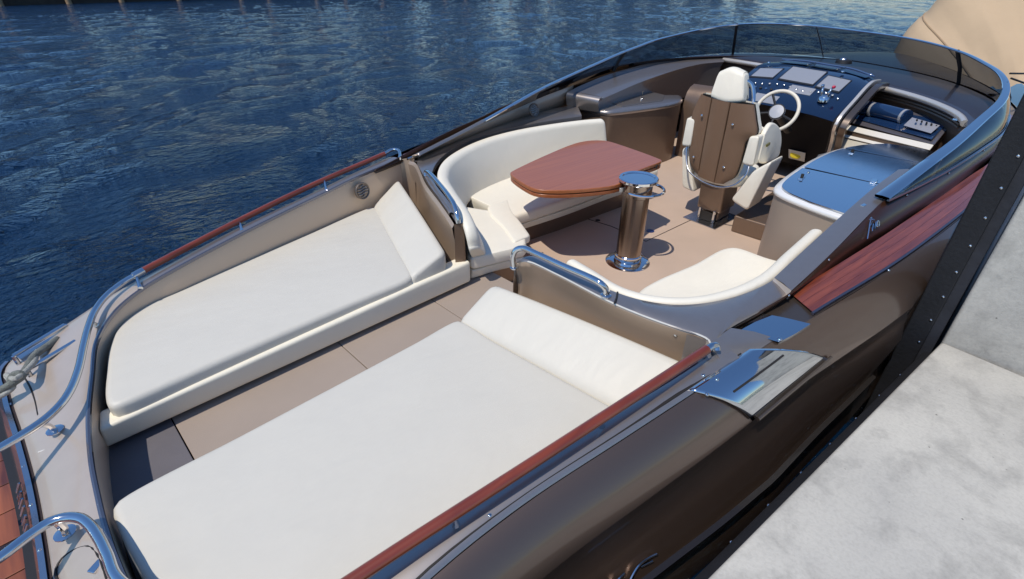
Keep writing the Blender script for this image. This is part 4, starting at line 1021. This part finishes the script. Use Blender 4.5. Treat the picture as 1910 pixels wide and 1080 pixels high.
# ------------------------------------------------------------------ helm seat
hs = empty('helm_seat', (5.75, 2.40, 0), 'ivory and brown helm seat on a steel base plate facing the wheel', 'helm seat')
prism('base_plate', [(5.50, 2.64, .012), (6.05, 2.60, .012), (6.01, 2.17, .012), (5.45, 2.20, .012)], .011, steelb, hs, bevel=.003)
# slide frame and column
for y in (2.30, 2.48):
    box('slide_rail', (5.58, y, .09), (.03, .025, .15), steelm, hs, bevel=.004)
box('slide_plate', (5.60, 2.39, .07), (.01, .16, .11), gasket, hs, bevel=.002)
prism('column', [(5.60, 2.24, .13), (5.60, 2.54, .13), (5.98, 2.54, .13), (5.98, 2.24, .13)], .36, bronze_in, hs, dirv=(-.10, 0, 1), bevel=.03, seg=3)
prism('column', [(5.66, 2.28, .012), (5.66, 2.50, .012), (5.98, 2.50, .012), (5.98, 2.28, .012)], .14, bronze_in, hs, dirv=(0, 0, 1), bevel=.02)
seatp = mat('seat_back_leather', (0.175, 0.103, 0.060), 0.5, bump=.12, bscale=280, coat=.15, coatr=.3)
def sb_(px, py, dx=0): 
    p = AX(px, py, 5.55); return V(5.55+dx-.06*(p.z-.45), p.y, p.z)
# three upholstered back panels split by seams
TL, TR = sb_(1311, 176), sb_(1411, 198)
rowsL = [(1312, 174), (1297, 203), (1289, 233), (1286, 264), (1285, 288), (1289, 309), (1300, 325), (1320, 336)]
rowsR = [(1410, 194), (1413, 222), (1414, 250), (1395, 262), (1388, 285), (1380, 310), (1370, 331), (1350, 343)]
def back_panel(Lp, Rp, uL, uR):
    L = spline([sb_(*p) for p in Lp], 26); R = spline([sb_(*p) for p in Rp], 26)
    bow = lambda f: .030*(1-(2*f-1)**2); rows = []
    for f, d in ((.02, .03), (.02, .008), (.05, .001), (.5, -.002), (.95, .001), (.98, .008), (.98, .03)):
        rows.append([L[i].lerp(R[i], f)+V(-bow(uL+(uR-uL)*f)+d, 0, 0) for i in range(26)])
    return loft('back_panel', rows, seatp, hs, angle=60)
S1 = [(1334+(1303-1334)*t, 181+(327-181)*t) for t in [k/7 for k in range(8)]]
S2 = [(1369+(1334-1369)*t, 189+(340-189)*t) for t in [k/7 for k in range(8)]]
for Lp, Rp, uL, uR in ((rowsL, S1, 0, .25), (S1, S2, .25, .6), (S2, rowsR, .6, 1.0)): back_panel(Lp, Rp, uL, uR)
Lb = spline([sb_(*p, .05) for p in rowsL], 24); Rb = spline([sb_(*p, .05) for p in rowsR], 24)
loft('back_shell', [Lb, [p+V(.07, 0, 0) for p in Lb], [p+V(.07, 0, 0) for p in Rb], Rb], vin2, hs)
loft('back_shell', [Lb, Rb], gasket, hs)
for px, py in ((1316, 213), (1373, 230), (1298, 291), (1354, 310)):
    q = sb_(px, py, -.038); screw(q, hs, 'button', (-1, 0, .1), 1.15)
# headrest
hc = AX(1362, 160, 5.60)
def superell(name, c, sx, sy, sz, m, parent, e=2.6, n=24, rot=None):
    vs = []; fs = []
    for i in range(n+1):
        th = -PI/2+PI*i/n
        for j in range(n*2):
            ph = PI*j/n
            f = lambda v, p: math.copysign(abs(v)**(2/p), v)
            v = V(sx*f(math.cos(th), e)*f(math.cos(ph), e), sy*f(math.cos(th), e)*f(math.sin(ph), e), sz*f(math.sin(th), e))
            if rot is not None: v = rot @ v
            vs.append(Vector(c)+v)
    k = n*2
    for i in range(n):
        for j in range(k): fs.append((i*k+j, i*k+(j+1) % k, (i+1)*k+(j+1) % k, (i+1)*k+j))
    return mobj(name, vs, fs, m, parent, angle=80)
tl_ = [AX(1339, 134, 5.58), AX(1362, 126, 5.58), AX(1388, 136, 5.58)]
hb = [AX(1322, 183, 5.52), AX(1350, 193, 5.50), AX(1385, 192, 5.52)]
bolster('headrest', hb, [p+V(.17, 0, -.01) for p in hb], [p+V(.13, 0, 0) for p in tl_], tl_, .055, vin2, hs, n=24, capr=.03)
tube('headrest_bracket', [AX(1391, 150, 5.66), AX(1402, 158, 5.68), AX(1406, 180, 5.66), AX(1404, 196, 5.62)], .020, steel, hs, samples=20)
tube('headrest_bracket', [AX(1388, 165, 5.66), AX(1392, 180, 5.64), AX(1390, 195, 5.62)], .014, blackm, hs, samples=12)
# arm pads (upright, folded) and hip bolsters
def slabpad(name, pts_t, pts_b, dx, m, r=.03):
    bl, br = AX(*pts_b[0], dx), AX(*pts_b[1], dx); tl, tr = AX(*pts_t[0], dx), AX(*pts_t[1], dx)
    return bl, br, tr, tl
def pad4(name, tl, tr, bl, br, x0, x1, m, r=.03):
    c = [[AX(*q, x0), AX(*q, x0).lerp(AX(*q, x0)+V(x1-x0, 0, 0), .5), AX(*q, x0)+V(x1-x0, 0, 0)] for q in (bl, br, tr, tl)]
    return bolster(name, c[0], c[1], c[2], c[3], r, m, hs, n=12, capr=r*.8)
pad4('arm_pad', (1281, 219), (1297, 221), (1271, 272), (1287, 274), 5.50, 5.60, vin2, .03)
pad4('arm_pad', (1398, 254), (1416, 254), (1383, 306), (1404, 311), 5.48, 5.62, vin2, .03)
pad4('hip_bolster', (1272, 276), (1284, 276), (1272, 350), (1294, 360), 5.58, 5.92, vin2, .04)
pad4('hip_bolster', (1404, 319), (1440, 300), (1361, 374), (1393, 395), 5.46, 5.80, vin2, .05)
# starboard arm/side shell with scooped side
sw = [AX(1419, 246, 5.60), AX(1432, 228, 5.75), AX(1447, 238, 5.95), AX(1450, 262, 6.05), AX(1446, 283, 6.05)]
sw2 = [AX(1406, 300, 5.58), AX(1416, 304, 5.70), AX(1428, 300, 5.88), AX(1440, 294, 6.0), AX(1446, 288, 6.05)]
bolster('side_shell', sw2, [p+V(0, -.05, 0) for p in sw2], [p+V(0, -.05, 0) for p in sw], sw, .022, vin2, hs, n=24, capr=.02)
box('seat_control', AX(1424, 268, 5.70)+V(0, -.05, 0), (.10, .015, .03), mat('olive_plastic', (.12, .11, .02), .4), hs, rot=.1)
cushion('seat_cushion', [V(5.62, 2.16, 0), V(5.62, 2.66, 0), V(6.18, 2.70, 0), V(6.24, 2.42, 0), V(6.18, 2.14, 0)], .62, .47, .05, vin2, hs, n=60)
tube('grab_loop', [AX(1283, 262, 5.56), AX(1280, 290, 5.50), AX(1284, 316, 5.44), AX(1304, 335, 5.40), AX(1340, 349, 5.38), AX(1370, 345, 5.40), AX(1392, 325, 5.46), AX(1398, 305, 5.52)], .010, steelb, hs, samples=50)

# ------------------------------------------------------------------ dashboard moulding under the windscreen
bi = [V(9.25, 4.30, 1.30), V(9.15, 3.9, 1.305), V(9.0, 3.3, 1.30), V(8.78, 2.6, 1.30), V(8.45, 1.85, 1.30), V(8.1, 1.30, 1.30), V(7.72, .90, 1.29), V(7.30, .62, 1.27), V(6.9, .50, 1.22)]
bo = [V(9.55, 4.45, 1.31), V(9.95, 4.05, 1.32), V(10.22, 3.2, 1.325), V(10.03, 2.3, 1.325), V(9.6, 1.57, 1.32), V(8.98, .98, 1.315), V(8.28, .55, 1.30), V(7.78, .40, 1.29), V(7.3, .32, 1.27)]
a, b = paired(bi, bo, 8)
R = [[q for q in b], [p.lerp(q, .5)+V(0, 0, .012) for p, q in zip(a, b)], [p.lerp(q, .12)+V(0, 0, .006) for p, q in zip(a, b)], [p+V(-.01, 0, -.006) for p in a], [p+V(-.03, .01, -.03) for p in a], [p+V(-.025, .01, -.06) for p in a], [p+V(.03, .01, -.09) for p in a], [p+V(.05, 0, -.11) for p in a]]
loft('dash_top', R, mat('dash_paint', (.085, .078, .09), .33, .6, coat=.6, coatr=.06), boat, angle=50)
# rounded brow strips, coloured pale for the sun's highlight on them
sel = [i for i in range(len(a)) if a[i].y < 1.75 and a[i].x > 7.1]
tube('dash_brow', [a[i]+V(-.03, .01, -.035) for i in sel], .035, mat('champagne_highlight', (.80, .73, .64), .3, .6, coat=.5), boat, n=12)
sel = [i for i in range(len(a)) if 3.35 < a[i].y < 4.25]
tube('dash_brow', [a[i]+V(-.03, .0, -.035) for i in sel], .035, MATS['champagne_highlight'], boat, n=12)
for k in range(3):
    sel = [i for i in range(len(a)) if a[i].y < 1.72 and a[i].x > 7.3]
    tube('dash_rib', [a[i]+V(.03-.012*k, .0, -.085-.03*k) for i in sel], .013, bronze_in, boat, n=8)
# bulkhead behind: dark recess closing the cockpit forward
fw_t = [p+V(.05, 0, -.10) for p in a]
loft('forward_bulkhead', [fw_t, [V(p.x+.03, p.y, .62) for p in fw_t], [V(p.x+.03, p.y, .0) for p in fw_t]], bronze_in, boat)

# black instrument pod
pod_t = [AX(1432, 122, 8.75), AX(1482, 114, 8.95), AX(1560, 128, 8.72), AX(1642, 152, 8.40)]
pod = empty('instrument_pod', (8.2, 2.5, 0))
bpy.data.objects.remove(pod)
pt = spline([V(8.92, 3.36, 1.345), V(8.98, 3.05, 1.375), V(8.82, 2.5, 1.375), V(8.55, 1.90, 1.365), V(8.32, 1.72, 1.335)], 30)       # crest of hood
ph = spline([V(8.50, 3.34, 1.34), V(8.52, 3.0, 1.38), V(8.40, 2.5, 1.385), V(8.20, 1.95, 1.375), V(8.02, 1.74, 1.33)], 30)          # hood lip
pm = spline([V(7.98, 3.32, 1.22), V(7.98, 3.0, 1.24), V(7.90, 2.5, 1.235), V(7.76, 2.0, 1.225), V(7.62, 1.76, 1.19)], 30)           # under the screens
pk = spline([V(7.45, 3.24, 1.02), V(7.42, 2.9, 1.03), V(7.36, 2.5, 1.03), V(7.28, 2.05, 1.02), V(7.22, 1.80, 1.0)], 30)             # knee edge
pf = spline([V(7.62, 3.1, .70), V(7.60, 2.8, .70), V(7.54, 2.5, .70), V(7.50, 2.1, .70), V(7.46, 1.84, .70)], 30)
pg = spline([V(7.85, 2.95, .22), V(7.84, 2.7, .22), V(7.82, 2.4, .22), V(7.80, 2.12, .22), V(7.78, 1.90, .22)], 30)
def mixr(A_, B_, f, dz=0): return [p.lerp(q, f)+V(0, 0, dz) for p, q in zip(A_, B_)]
dash = loft('dashboard', [[p+V(.05, 0, -.2) for p in pt], pt, mixr(pt, ph, .5, .012), ph, mixr(ph, pm, .5, .01), pm, mixr(pm, pk, .5, .012), mixr(pm, pk, .9, .008), pk], mat('black_acrylic_sky_tint', (.004, .013, .040), .10, .1, coat=1.0), boat, angle=30)  # black gloss with the sky's blue reflection put into the base colour
loft('dash_pedestal', [pk, mixr(pk, pf, .12), pf, mixr(pf, pg, .5), pg], mat('black_satin', (.004, .004, .006), .4, spec=.08), dash, angle=30)
# side cheeks
for e, sgn in ((0, 1), (-1, -1)):
    prof = [pt[e], ph[e], pm[e], pk[e], pf[e], pg[e], V(8.6, pg[e].y, .22), V(9.0, pt[e].y, 1.0)]
    prism('dash_cheek', prof, .02, blackm, dash, dirv=(0, sgn, 0))
# starboard flange: bronze arch strip following the pod profile
fl = spline([pt[-1]+V(0, -.03, .0), ph[-1]+V(0, -.03, .01), pm[-1]+V(0, -.03, .0), pk[-1]+V(.05, -.04, -.02), pf[-1]+V(.0, -.05, 0), pg[-1]+V(0, -.06, -.1)], 40)
bar('dash_flange', fl, [(-.03, -.02), (.03, -.02), (.03, .02), (-.03, .02)], MATS['champagne_highlight'], dash, upv=(0, 1, 0), bevel=.008)
bar('dash_flange', [p+V(.02, -.07, -.03) for p in fl], [(-.03, -.05), (.03, -.05), (.03, .03), (-.03, .03)], bronze, dash, upv=(0, 1, 0), bevel=.008)
# clear chart guard on the hood
def onsurf(Ra, Rb, u, v, lift=.006):
    i = u*(len(Ra)-1); k = int(min(len(Ra)-2, i)); f = i-k
    p = Ra[k].lerp(Ra[k+1], f); q = Rb[k].lerp(Rb[k+1], f); return p.lerp(q, v)+V(0, 0, lift)
def facepanel(name, Ra, Rb, u0, u1, v0, v1, m, lift=.012, t=.010):
    c = [onsurf(Ra, Rb, u0, v0, lift), onsurf(Ra, Rb, u1, v0, lift), onsurf(Ra, Rb, u1, v1, lift), onsurf(Ra, Rb, u0, v1, lift)]
    n = (c[1]-c[0]).cross(c[3]-c[0]).normalized()
    if n.z < 0: n = -n
    return prism(name, c, t, m, dash, dirv=-n, bevel=.003)
skygl = mat('acrylic_sky_tint', (.010, .030, .085), .08, 0, coat=1.0)  # glossy panels coloured with the blue sky they would mirror
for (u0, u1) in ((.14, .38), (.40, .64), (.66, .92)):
    facepanel('hood_window', pt, ph, u0, u1, .15, .75, skygl, .03, .008)
tube('hood_rail', [onsurf(pt, ph, u, .05, .035) for u in (.1, .3, .5, .7, .95)], .012, mat('blue_grey_trim', (.10, .16, .28), .25, .4), dash, samples=20, n=8)
for u in (.39, .65):
    tube('hood_rib', [onsurf(pt, ph, u, .1, .036), onsurf(pt, ph, u, .8, .034)], .009, steelb, dash, n=6)
for u, v in ((.16, .05), (.06, .8), (.88, .02), (.72, 1.0)):
    screw(onsurf(pt, ph, u, v, .03), dash, 'knob', (0, 0, 1), 2.0)
# screens, gauges, switches
for (u0, u1, v0, v1) in ((.05, .24, .30, .86), (.30, .60, .10, .86), (.64, .84, .28, .92)):
    s = facepanel('display_screen', ph, pm, u0, u1, v0, v1, screenm, .016, .012)
    cs = [onsurf(ph, pm, u0-.008, v0-.05, .012), onsurf(ph, pm, u1+.008, v0-.05, .012), onsurf(ph, pm, u1+.008, v1+.05, .012), onsurf(ph, pm, u0-.008, v1+.05, .012)]
    prism('screen_bezel', cs, .008, blackm, s, dirv=(-.25, 0, -1))
for k in range(14):
    u = .08+.062*k
    lathe('switch', [(.016, 0), (.016, .010), (.008, .016)], onsurf(pm, pk, u, .18+.05*math.sin(k), .012), steelb if k % 3 else screenm, dash, n=10, axis=(-.5, 0, 1))
for k in range(9):
    lathe('switch', [(.018, 0), (.018, .012), (.006, .016)], onsurf(pm, pk, .12+.05*k, .42, .014), steel if k % 2 else gasket, dash, n=10, axis=(-.5, 0, 1))
facepanel('control_panel', pm, pk, .45, .66, .05, .35, screenm, .014, .01)
facepanel('control_panel', pm, pk, .22, .44, .62, .95, screenm, .014, .01)
# throttle
th = lathe('throttle', [(.07, 0), (.07, .03), (.055, .06), (.03, .08)], onsurf(pm, pk, .80, .45, .01), steelm, dash, n=20)
tp0 = onsurf(pm, pk, .80, .45, .08)
for dy in (-.04, .04):
    tube('throttle_lever', [tp0+V(0, dy, -.03), tp0+V(-.02, dy, .05), tp0+V(.02, dy*1.4, .10)], .014, steel, dash, samples=10)
    superell('throttle_grip', tp0+V(.02, dy*1.6, .11), .03, .02, .018, red if dy < 0 else steelm, dash, n=8)
# yellow-faced plate low on the pod
def lowpanel(u0, u1, v0, v1, m, lift, nm):
    c = [onsurf(pf, pg, u0, v0, 0), onsurf(pf, pg, u1, v0, 0), onsurf(pf, pg, u1, v1, 0), onsurf(pf, pg, u0, v1, 0)]
    return prism(nm, [p+V(-lift, 0, .0) for p in c], .008, m, dash, dirv=(1, 0, 0), bevel=.002)
pl_ = lowpanel(.60, .80, .50, .80, mat('plate_white', (.6, .58, .5), .4), .022, 'warning_plate')
yc = (onsurf(pf, pg, .685, .64, 0))+V(-.026, 0, 0)
superell('yellow_disc', yc, .008, .07, .05, yellow, dash, n=10)
# steering wheel
whc = AX(1448, 207, 6.78); ax = V(-.86, .02, .50).normalized(); M3 = ax.to_track_quat('Z', 'Y').to_matrix()
wheel = tube('steering_wheel', [whc+M3 @ V(.245*math.cos(t), .245*math.sin(t), 0) for t in [2*PI*i/56 for i in range(56)]], .021, cream, boat, n=12, closed=True)
lathe('wheel_hub', [(.09, -.02), (.095, .0), (.085, .018), (.01, .022)], whc+M3 @ V(0, 0, -.03), mat('hub_grey', (.42, .42, .43), .35, .3), wheel, n=24, axis=ax)
tube('hub_ring', [whc+M3 @ V(.088*math.cos(t), .088*math.sin(t), -.015) for t in [2*PI*i/28 for i in range(28)]], .008, blackm, wheel, n=6, closed=True)
for t in (-.35, PI/2+.6, PI-.3+.6, PI*1.5):
    tube('wheel_spoke', [whc+M3 @ V(.06*math.cos(t), .06*math.sin(t), -.03), whc+M3 @ V(.24*math.cos(t), .24*math.sin(t), 0)], .014, blackm, wheel, n=8)
tube('wheel_column', [whc-ax*.03, whc-ax*.65], .05, blackm, wheel, n=14)
# compass on the dash top
lathe('compass', [(.11, 0), (.10, .04), (.06, .05)], AX(1573, 118, 9.15), blackm, boat, n=24)
superell('compass_dome', AX(1573, 113, 9.15)+V(0, 0, .0), .06, .06, .05, steelb, boat, n=12, e=2)

# bronze fairing left of the wheel and louvres
fs0 = [V(7.65, 4.02, 0), V(7.7, 3.6, 0), V(7.95, 3.36, 0), V(8.6, 3.4, 0), V(8.9, 3.9, 0)]
R = []
for z, ins_ in ((.0, 0), (.72, 0), (.86, .02), (.97, .07), (1.04, .16), (1.07, .28)):
    R.append([V(p.x+(8.5-p.x)*ins_, p.y+(4.0-p.y)*ins_*.5, z) for p in spline(fs0, 30)])
loft('dash_fairing', R, bronze_in, boat)
# ------------------------------------------------------------------ port cabinet
CZ = .84
cab_o = [A(1122, 206, CZ)+V(0, .4, 0), A(1122, 206, CZ), A(1131, 212, CZ), A(1145, 213, CZ), A(1180, 210, CZ), A(1220, 205, CZ), A(1246, 199, CZ), A(1256, 190, CZ), A(1262, 180, CZ)]
cab_o = [V(6.05, 4.85, 0), V(6.04, 4.6, 0), V(6.05, 4.42, 0), V(6.10, 4.30, 0), V(6.24, 4.22, 0), V(6.60, 4.10, 0), V(6.95, 4.0, 0), V(7.25, 3.95, 0), V(7.5, 3.98, 0), V(7.75, 4.15, 0)]
cp = spline(cab_o, 40)
loft('cabinet', [up(cp, 0), up(cp, .80), up(offset2d(cp, 0), .85)], bronze_in, boat)
ccen = V(7.1, 4.7, 0)
loft('cabinet_top', [[V(p.x, p.y, .835) for p in cp], [p+(p-ccen).normalized()*.02+V(0, 0, .86) for p in cp], [p+(p-ccen).normalized()*.012+V(0, 0, .89) for p in cp], [p+(ccen-p).normalized()*.03+V(0, 0, .905) for p in cp], [p.lerp(ccen, .6)+V(0, 0, .91) for p in cp], [ccen+(p-ccen)*.02+V(0, 0, .91) for p in cp]], bronze_off, boat, angle=60)
lid = LA((1122, 184, .918), (1190, 165, .918), (1240, 177, .918), (1236, 187, .918), (1160, 198, .918))
prism('cabinet_lid', lid, .012, steelb if False else bronze_off, boat, bevel=.004)
box('lid_latch', A(1197, 184, .925), (.06, .03, .012), steelm, boat, rot=.4)
for k in range(5):
    q0 = AX(1244, 197+k*5.5, 7.3); q1 = AX(1262, 186+k*5.5, 7.62)
    tube('louvre', [q0+V(-.02, -.02, 0), q1+V(-.02, -.02, 0)], .014, bronze_in, boat, n=6)
    tube('louvre_gap', [q0+V(-.012, -.012, -.028), q1+V(-.012, -.012, -.028)], .011, gasket, boat, n=6)

# ------------------------------------------------------------------ starboard console
SZ = .93
co = [V(4.47, .62, 0), V(4.45, .80, 0), V(4.52, 1.10, 0), V(4.62, 1.36, 0), V(4.70, 1.44, 0), V(4.85, 1.475, 0), V(5.3, 1.50, 0), V(5.8, 1.50, 0), V(6.3, 1.45, 0), V(6.7, 1.32, 0), V(6.95, 1.15, 0), V(7.0, .9, 0), V(6.9, .6, 0)]
cs = spline(co, 70)
loft('console', [up(cs, 0), up(cs, .80), up(cs, .865)], mat('console_sunlit', (0.36, 0.285, 0.225), 0.42, .3, coat=.2, coatr=.15), boat)  # bronze lightened in colour for the sunlit aft face
kc = V(5.7, .75, 0)
loft('console_edge', [up(cs, .862), [p+(p-kc).normalized()*.018+V(0, 0, .872) for p in cs], [p+(p-kc).normalized()*.024+V(0, 0, .895) for p in cs], [p+(p-kc).normalized()*.010+V(0, 0, .915) for p in cs], [p.lerp(kc, .05)+V(0, 0, .92) for p in cs]], mat('pale_edge', (.86, .83, .78), .3, .2, coat=.6), boat, angle=70)  # edge colour raised towards white for its highlight
def lid_poly(x0, x1):
    top = [p for p in spline([V(4.53, 1.10, 0), V(4.63, 1.33, 0), V(4.72, 1.405, 0), V(4.87, 1.44, 0), V(5.3, 1.465, 0), V(5.8, 1.465, 0), V(6.28, 1.415, 0), V(6.66, 1.29, 0), V(6.9, 1.12, 0)], 60)]
    return top
lt = lid_poly(0, 1)
l1 = [p for p in lt if p.x <= 5.40]; l2 = [p for p in lt if 5.415 < p.x <= 6.36]; l3 = [p for p in lt if p.x > 6.375]
consm = mat('console_lid_steel', (.60, .63, .68), .12, 1.0, rvar=.03, vscale=20)
prism('console_lid', up([V(4.46, .62, 0), V(4.47, .82, 0)]+l1+[V(5.40, .62, 0)], .936), .03, consm, boat, bevel=.002, angle=30)
prism('console_lid', up([V(5.415, .62, 0)]+l2+[V(6.36, .62, 0)], .936), .03, consm, boat, bevel=.002, angle=30)
prism('console_lid', up([V(6.375, .62, 0)]+l3+[V(6.95, .9, 0), V(6.9, .62, 0)], .936), .03, consm, boat, bevel=.002, angle=30)
for q in ((1495, 331), (1589, 284)):
    c = A(*q, .942); box('lid_latch', c, (.10, .045, .014), steelm, boat, rot=.1, bevel=.004)
    tube('latch_knob', [c+V(.01, 0, .0), c+V(.01, 0, .03)], .014, gasket, boat, n=8)
screw(A(1508, 321, .94), boat, 'screw', s=1.0)
box('hinge', A(1630, 338, .945), (.10, .05, .02), steelm, boat, rot=.1)
box('step_locker', (6.4, 1.75, .10), (1.7, .62, .2), bronze_in, boat, bevel=.02)

# companionway bulkhead forward of the console: window panel and pale steps
cwx = 8.0
def quad(name, pts, t, m, dirv=(1, 0, -.6), **kw): return prism(name, pts, t, m, boat, dirv=dirv, **kw)
wq = [AX(1592, 214, 7.95), AX(1622, 188, 8.30), AX(1768, 228, 7.75), AX(1740, 258, 7.30)]
winp = quad('companion_window', [AX(1588, 219, 7.90), AX(1598, 206, 8.02), AX(1622, 189, 8.30), AX(1768, 229, 7.72), AX(1738, 260, 7.25)], .02, skygl, bevel=.006)
quad('companion_frame', [AX(1578, 225, 7.88)+V(0, 0, -.012), AX(1592, 204, 8.02)+V(0, 0, -.012), AX(1620, 184, 8.33)+V(0, 0, -.012), AX(1778, 226, 7.74)+V(0, 0, -.012), AX(1744, 268, 7.20)+V(0, 0, -.012)], .03, mat('frame_grey', (.16, .15, .17), .3, .5, coat=.5), bevel=.01)
cyl = [AX(1606, 204, 7.98)+V(0, 0, .03), AX(1640, 211, 7.86)+V(0, 0, .03), AX(1690, 224, 7.68)+V(0, 0, .03)]
tube('rolled_blind', cyl, .085, skygl, boat, n=18, samples=14)
for f in (.28, .95):
    i = cyl[0].lerp(cyl[2], f); d = (cyl[2]-cyl[0]).normalized()
    tube('blind_band', [i-d*.015, i+d*.015], .089, screenm, boat, n=18)
pnl = [AX(1700, 222, 7.66)+V(0, 0, .02), AX(1752, 237, 7.50)+V(0, 0, .02), AX(1735, 252, 7.34)+V(0, 0, .02), AX(1684, 237, 7.50)+V(0, 0, .02)]
quad('gauge_panel', pnl, .01, mat('panel_grey', (.34, .34, .37), .35, .3), bevel=.003)
for k in range(5):
    q = AX(1708+k*9, 232+k*2.6, 7.50)+V(0, 0, .045)
    tube('gauge_mark', [q+V(-.02, .0, 0), q+V(.03, .01, 0)], .010, blackm, boat, n=6)
ivory = mat('ivory_gelcoat', (.74, .69, .60), .35, coat=.3)
quad('companion_step', [AX(1572, 230, 7.80), AX(1742, 270, 7.18), AX(1734, 280, 7.08), AX(1562, 238, 7.70)], .05, ivory, bevel=.008)
quad('companion_riser', [AX(1562, 239, 7.72), AX(1734, 281, 7.10), AX(1720, 294, 7.10), AX(1556, 250, 7.72)], .03, bronze_in, bevel=.004)
quad('companion_step', [AX(1558, 246, 7.66), AX(1660, 270, 7.30), AX(1655, 275, 7.25), AX(1552, 250, 7.60)], .03, ivory, bevel=.006)
quad('companion_door', [AX(1552, 252, 7.62), AX(1700, 288, 7.12), AX(1640, 330, 7.12), AX(1518, 300, 7.62)], .03, cream, bevel=.006)
box('sill_fitting', AX(1783, 222, 7.35), (.08, .05, .02), steelm, boat)

# ------------------------------------------------------------------ stern cleat, mooring rope, neighbour's cover
cl = empty('stern_cleat', A(75, 660, .40), 'twin-bar steel fairlead on the port quarter of the boat', 'cleat')
c0, c1 = A(25, 664, .46), A(121, 606, .50); c2, c3 = A(50, 690, .46), A(141, 636, .50)
tube('fairlead_bar', [c0, c1], .014, steel, cl, n=10); tube('fairlead_bar', [c2, c3], .014, steel, cl, n=10)
bar('fairlead_bed', [A(40, 672, .42), A(125, 622, .46)], [(-.05, -.012), (.05, -.012), (.05, .012), (-.05, .012)], steelb, cl)
for p in (c0, c1, c2, c3): tube('fairlead_foot', [p, p+V(.0, -.0, -.07)], .013, steel, cl, n=8)
ropem = mat('grey_green_rope', (.16, .17, .15), .9, var=.3, vscale=40, bump=.8, bscale=150)
rope = tube('mooring_rope', LA((108, 632, .47), (85, 648, .48), (66, 662, .49), (48, 690, .50), (35, 705, .51), (20, 712, .50), (28, 698, .53), (42, 700, .52), (18, 718, .49), (0, 728, .46), (-40, 745, .40)), .022, ropem, None, samples=80, n=10)
tag(rope, 'grey green mooring rope knotted on the port stern fairlead', 'rope')
rope2 = tube('mooring_rope', LA((70, 655, .47), (60, 680, .50), (30, 706, .53), (12, 700, .49), (24, 722, .47), (-5, 742, .42), (-40, 760, .36)), .016, mat('pale_rope', (.36, .36, .32), .9, var=.2, vscale=40, bump=.8, bscale=150), None, samples=60, n=10)
tag(rope2, 'thin pale mooring line looped over the knotted grey rope at the stern', 'rope')
# beige canvas cover on the boat moored ahead
canvas = mat('beige_canvas', (.49, .355, .22), .8, var=.06, vscale=1.2, bump=.25, bscale=18)
cv = empty('covered_boat', (18, 0, WZ), 'neighbouring boat ahead under a large beige canvas cover', 'boat')
e_t = AX(1790, -28, 15.2); e_b = AX(1684, 76, 14.6)
rowsC = []
aft = [V(14.6, e_b.y+.15, -.1), e_b, e_b.lerp(e_t, .5)+V(0, .03, 0), e_t, V(15.6, e_t.y-1.3, e_t.z+.25), V(15.8, e_t.y-2.8, e_t.z-.1), V(15.6, -2.6, 1.3), V(15.4, -2.9, -.1)]
def cshift(dx, lift, spread): return [V(p.x+dx, p.y+(spread if p.y > -.5 else -spread), p.z+(lift if p.z > .5 else 0)) for p in aft]
skirt = [V(p.x-1.4, p.y*.82-.2, min(p.z, .25)-.1) for p in aft]
frontface = [[q.lerp(p, f)+V(-.05*math.sin(f*PI), 0, 0) for q, p in zip([V(13.2, .9, -.1)]*1+[V(13.3, 1.2, .55), V(13.3, .8, .75), V(13.2, .2, .85), V(13.2, -.4, .85), V(13.2, -1.0, .8), V(13.3, -1.6, .6), V(13.4, -1.8, -.1)], aft)] for f in (0, .33, .66)]
rws = frontface+[aft, cshift(2.0, .15, .15), cshift(5.0, .2, .2), cshift(9.0, -.1, .1)]
dense = [spline(r, 70) for r in rws]
for i, r in enumerate(dense):
    for j, p in enumerate(r): p += V(.0, .0, .035*math.sin(j*.9+i*1.3)+.02*math.sin(j*2.3-i))
R2 = [spline([dense[i][j] for i in range(len(dense))], 40) for j in range(70)]
loft('canvas_cover', R2, canvas, cv, angle=80)
for j in (14, 30, 44):
    tube('canvas_seam', [p+V(0, 0, .012) for p in R2[j]], .016, mat('canvas_seam', (.36, .25, .15), .85), cv, n=6)
hullb = [V(13.0, 1.3, -.1), V(13.4, 2.4, -.1), V(15, 3.0, -.1), V(24, 3.1, -.1), V(24, -3.0, -.1), V(14, -2.8, -.1)]
prism('hull', hullb, 1.0, mat('white_hull', (.72, .72, .70), .3, coat=.5), cv, bevel=.05)
for q0, q1 in (((1884, 137), (1960, 130)), ((1886, 146), (1960, 165))):
    r_ = tube('dock_line', [AX(*q0, 9.4), AX((q0[0]+q1[0])/2, (q0[1]+q1[1])/2+3, 10), AX(*q1, 10.5)], .012, gasket, None, samples=10, n=6)
    tag(r_, 'thin dark upper line beside the beige canvas cover' if q0[1] < 140 else 'thin dark lower line beside the beige canvas cover', 'line')
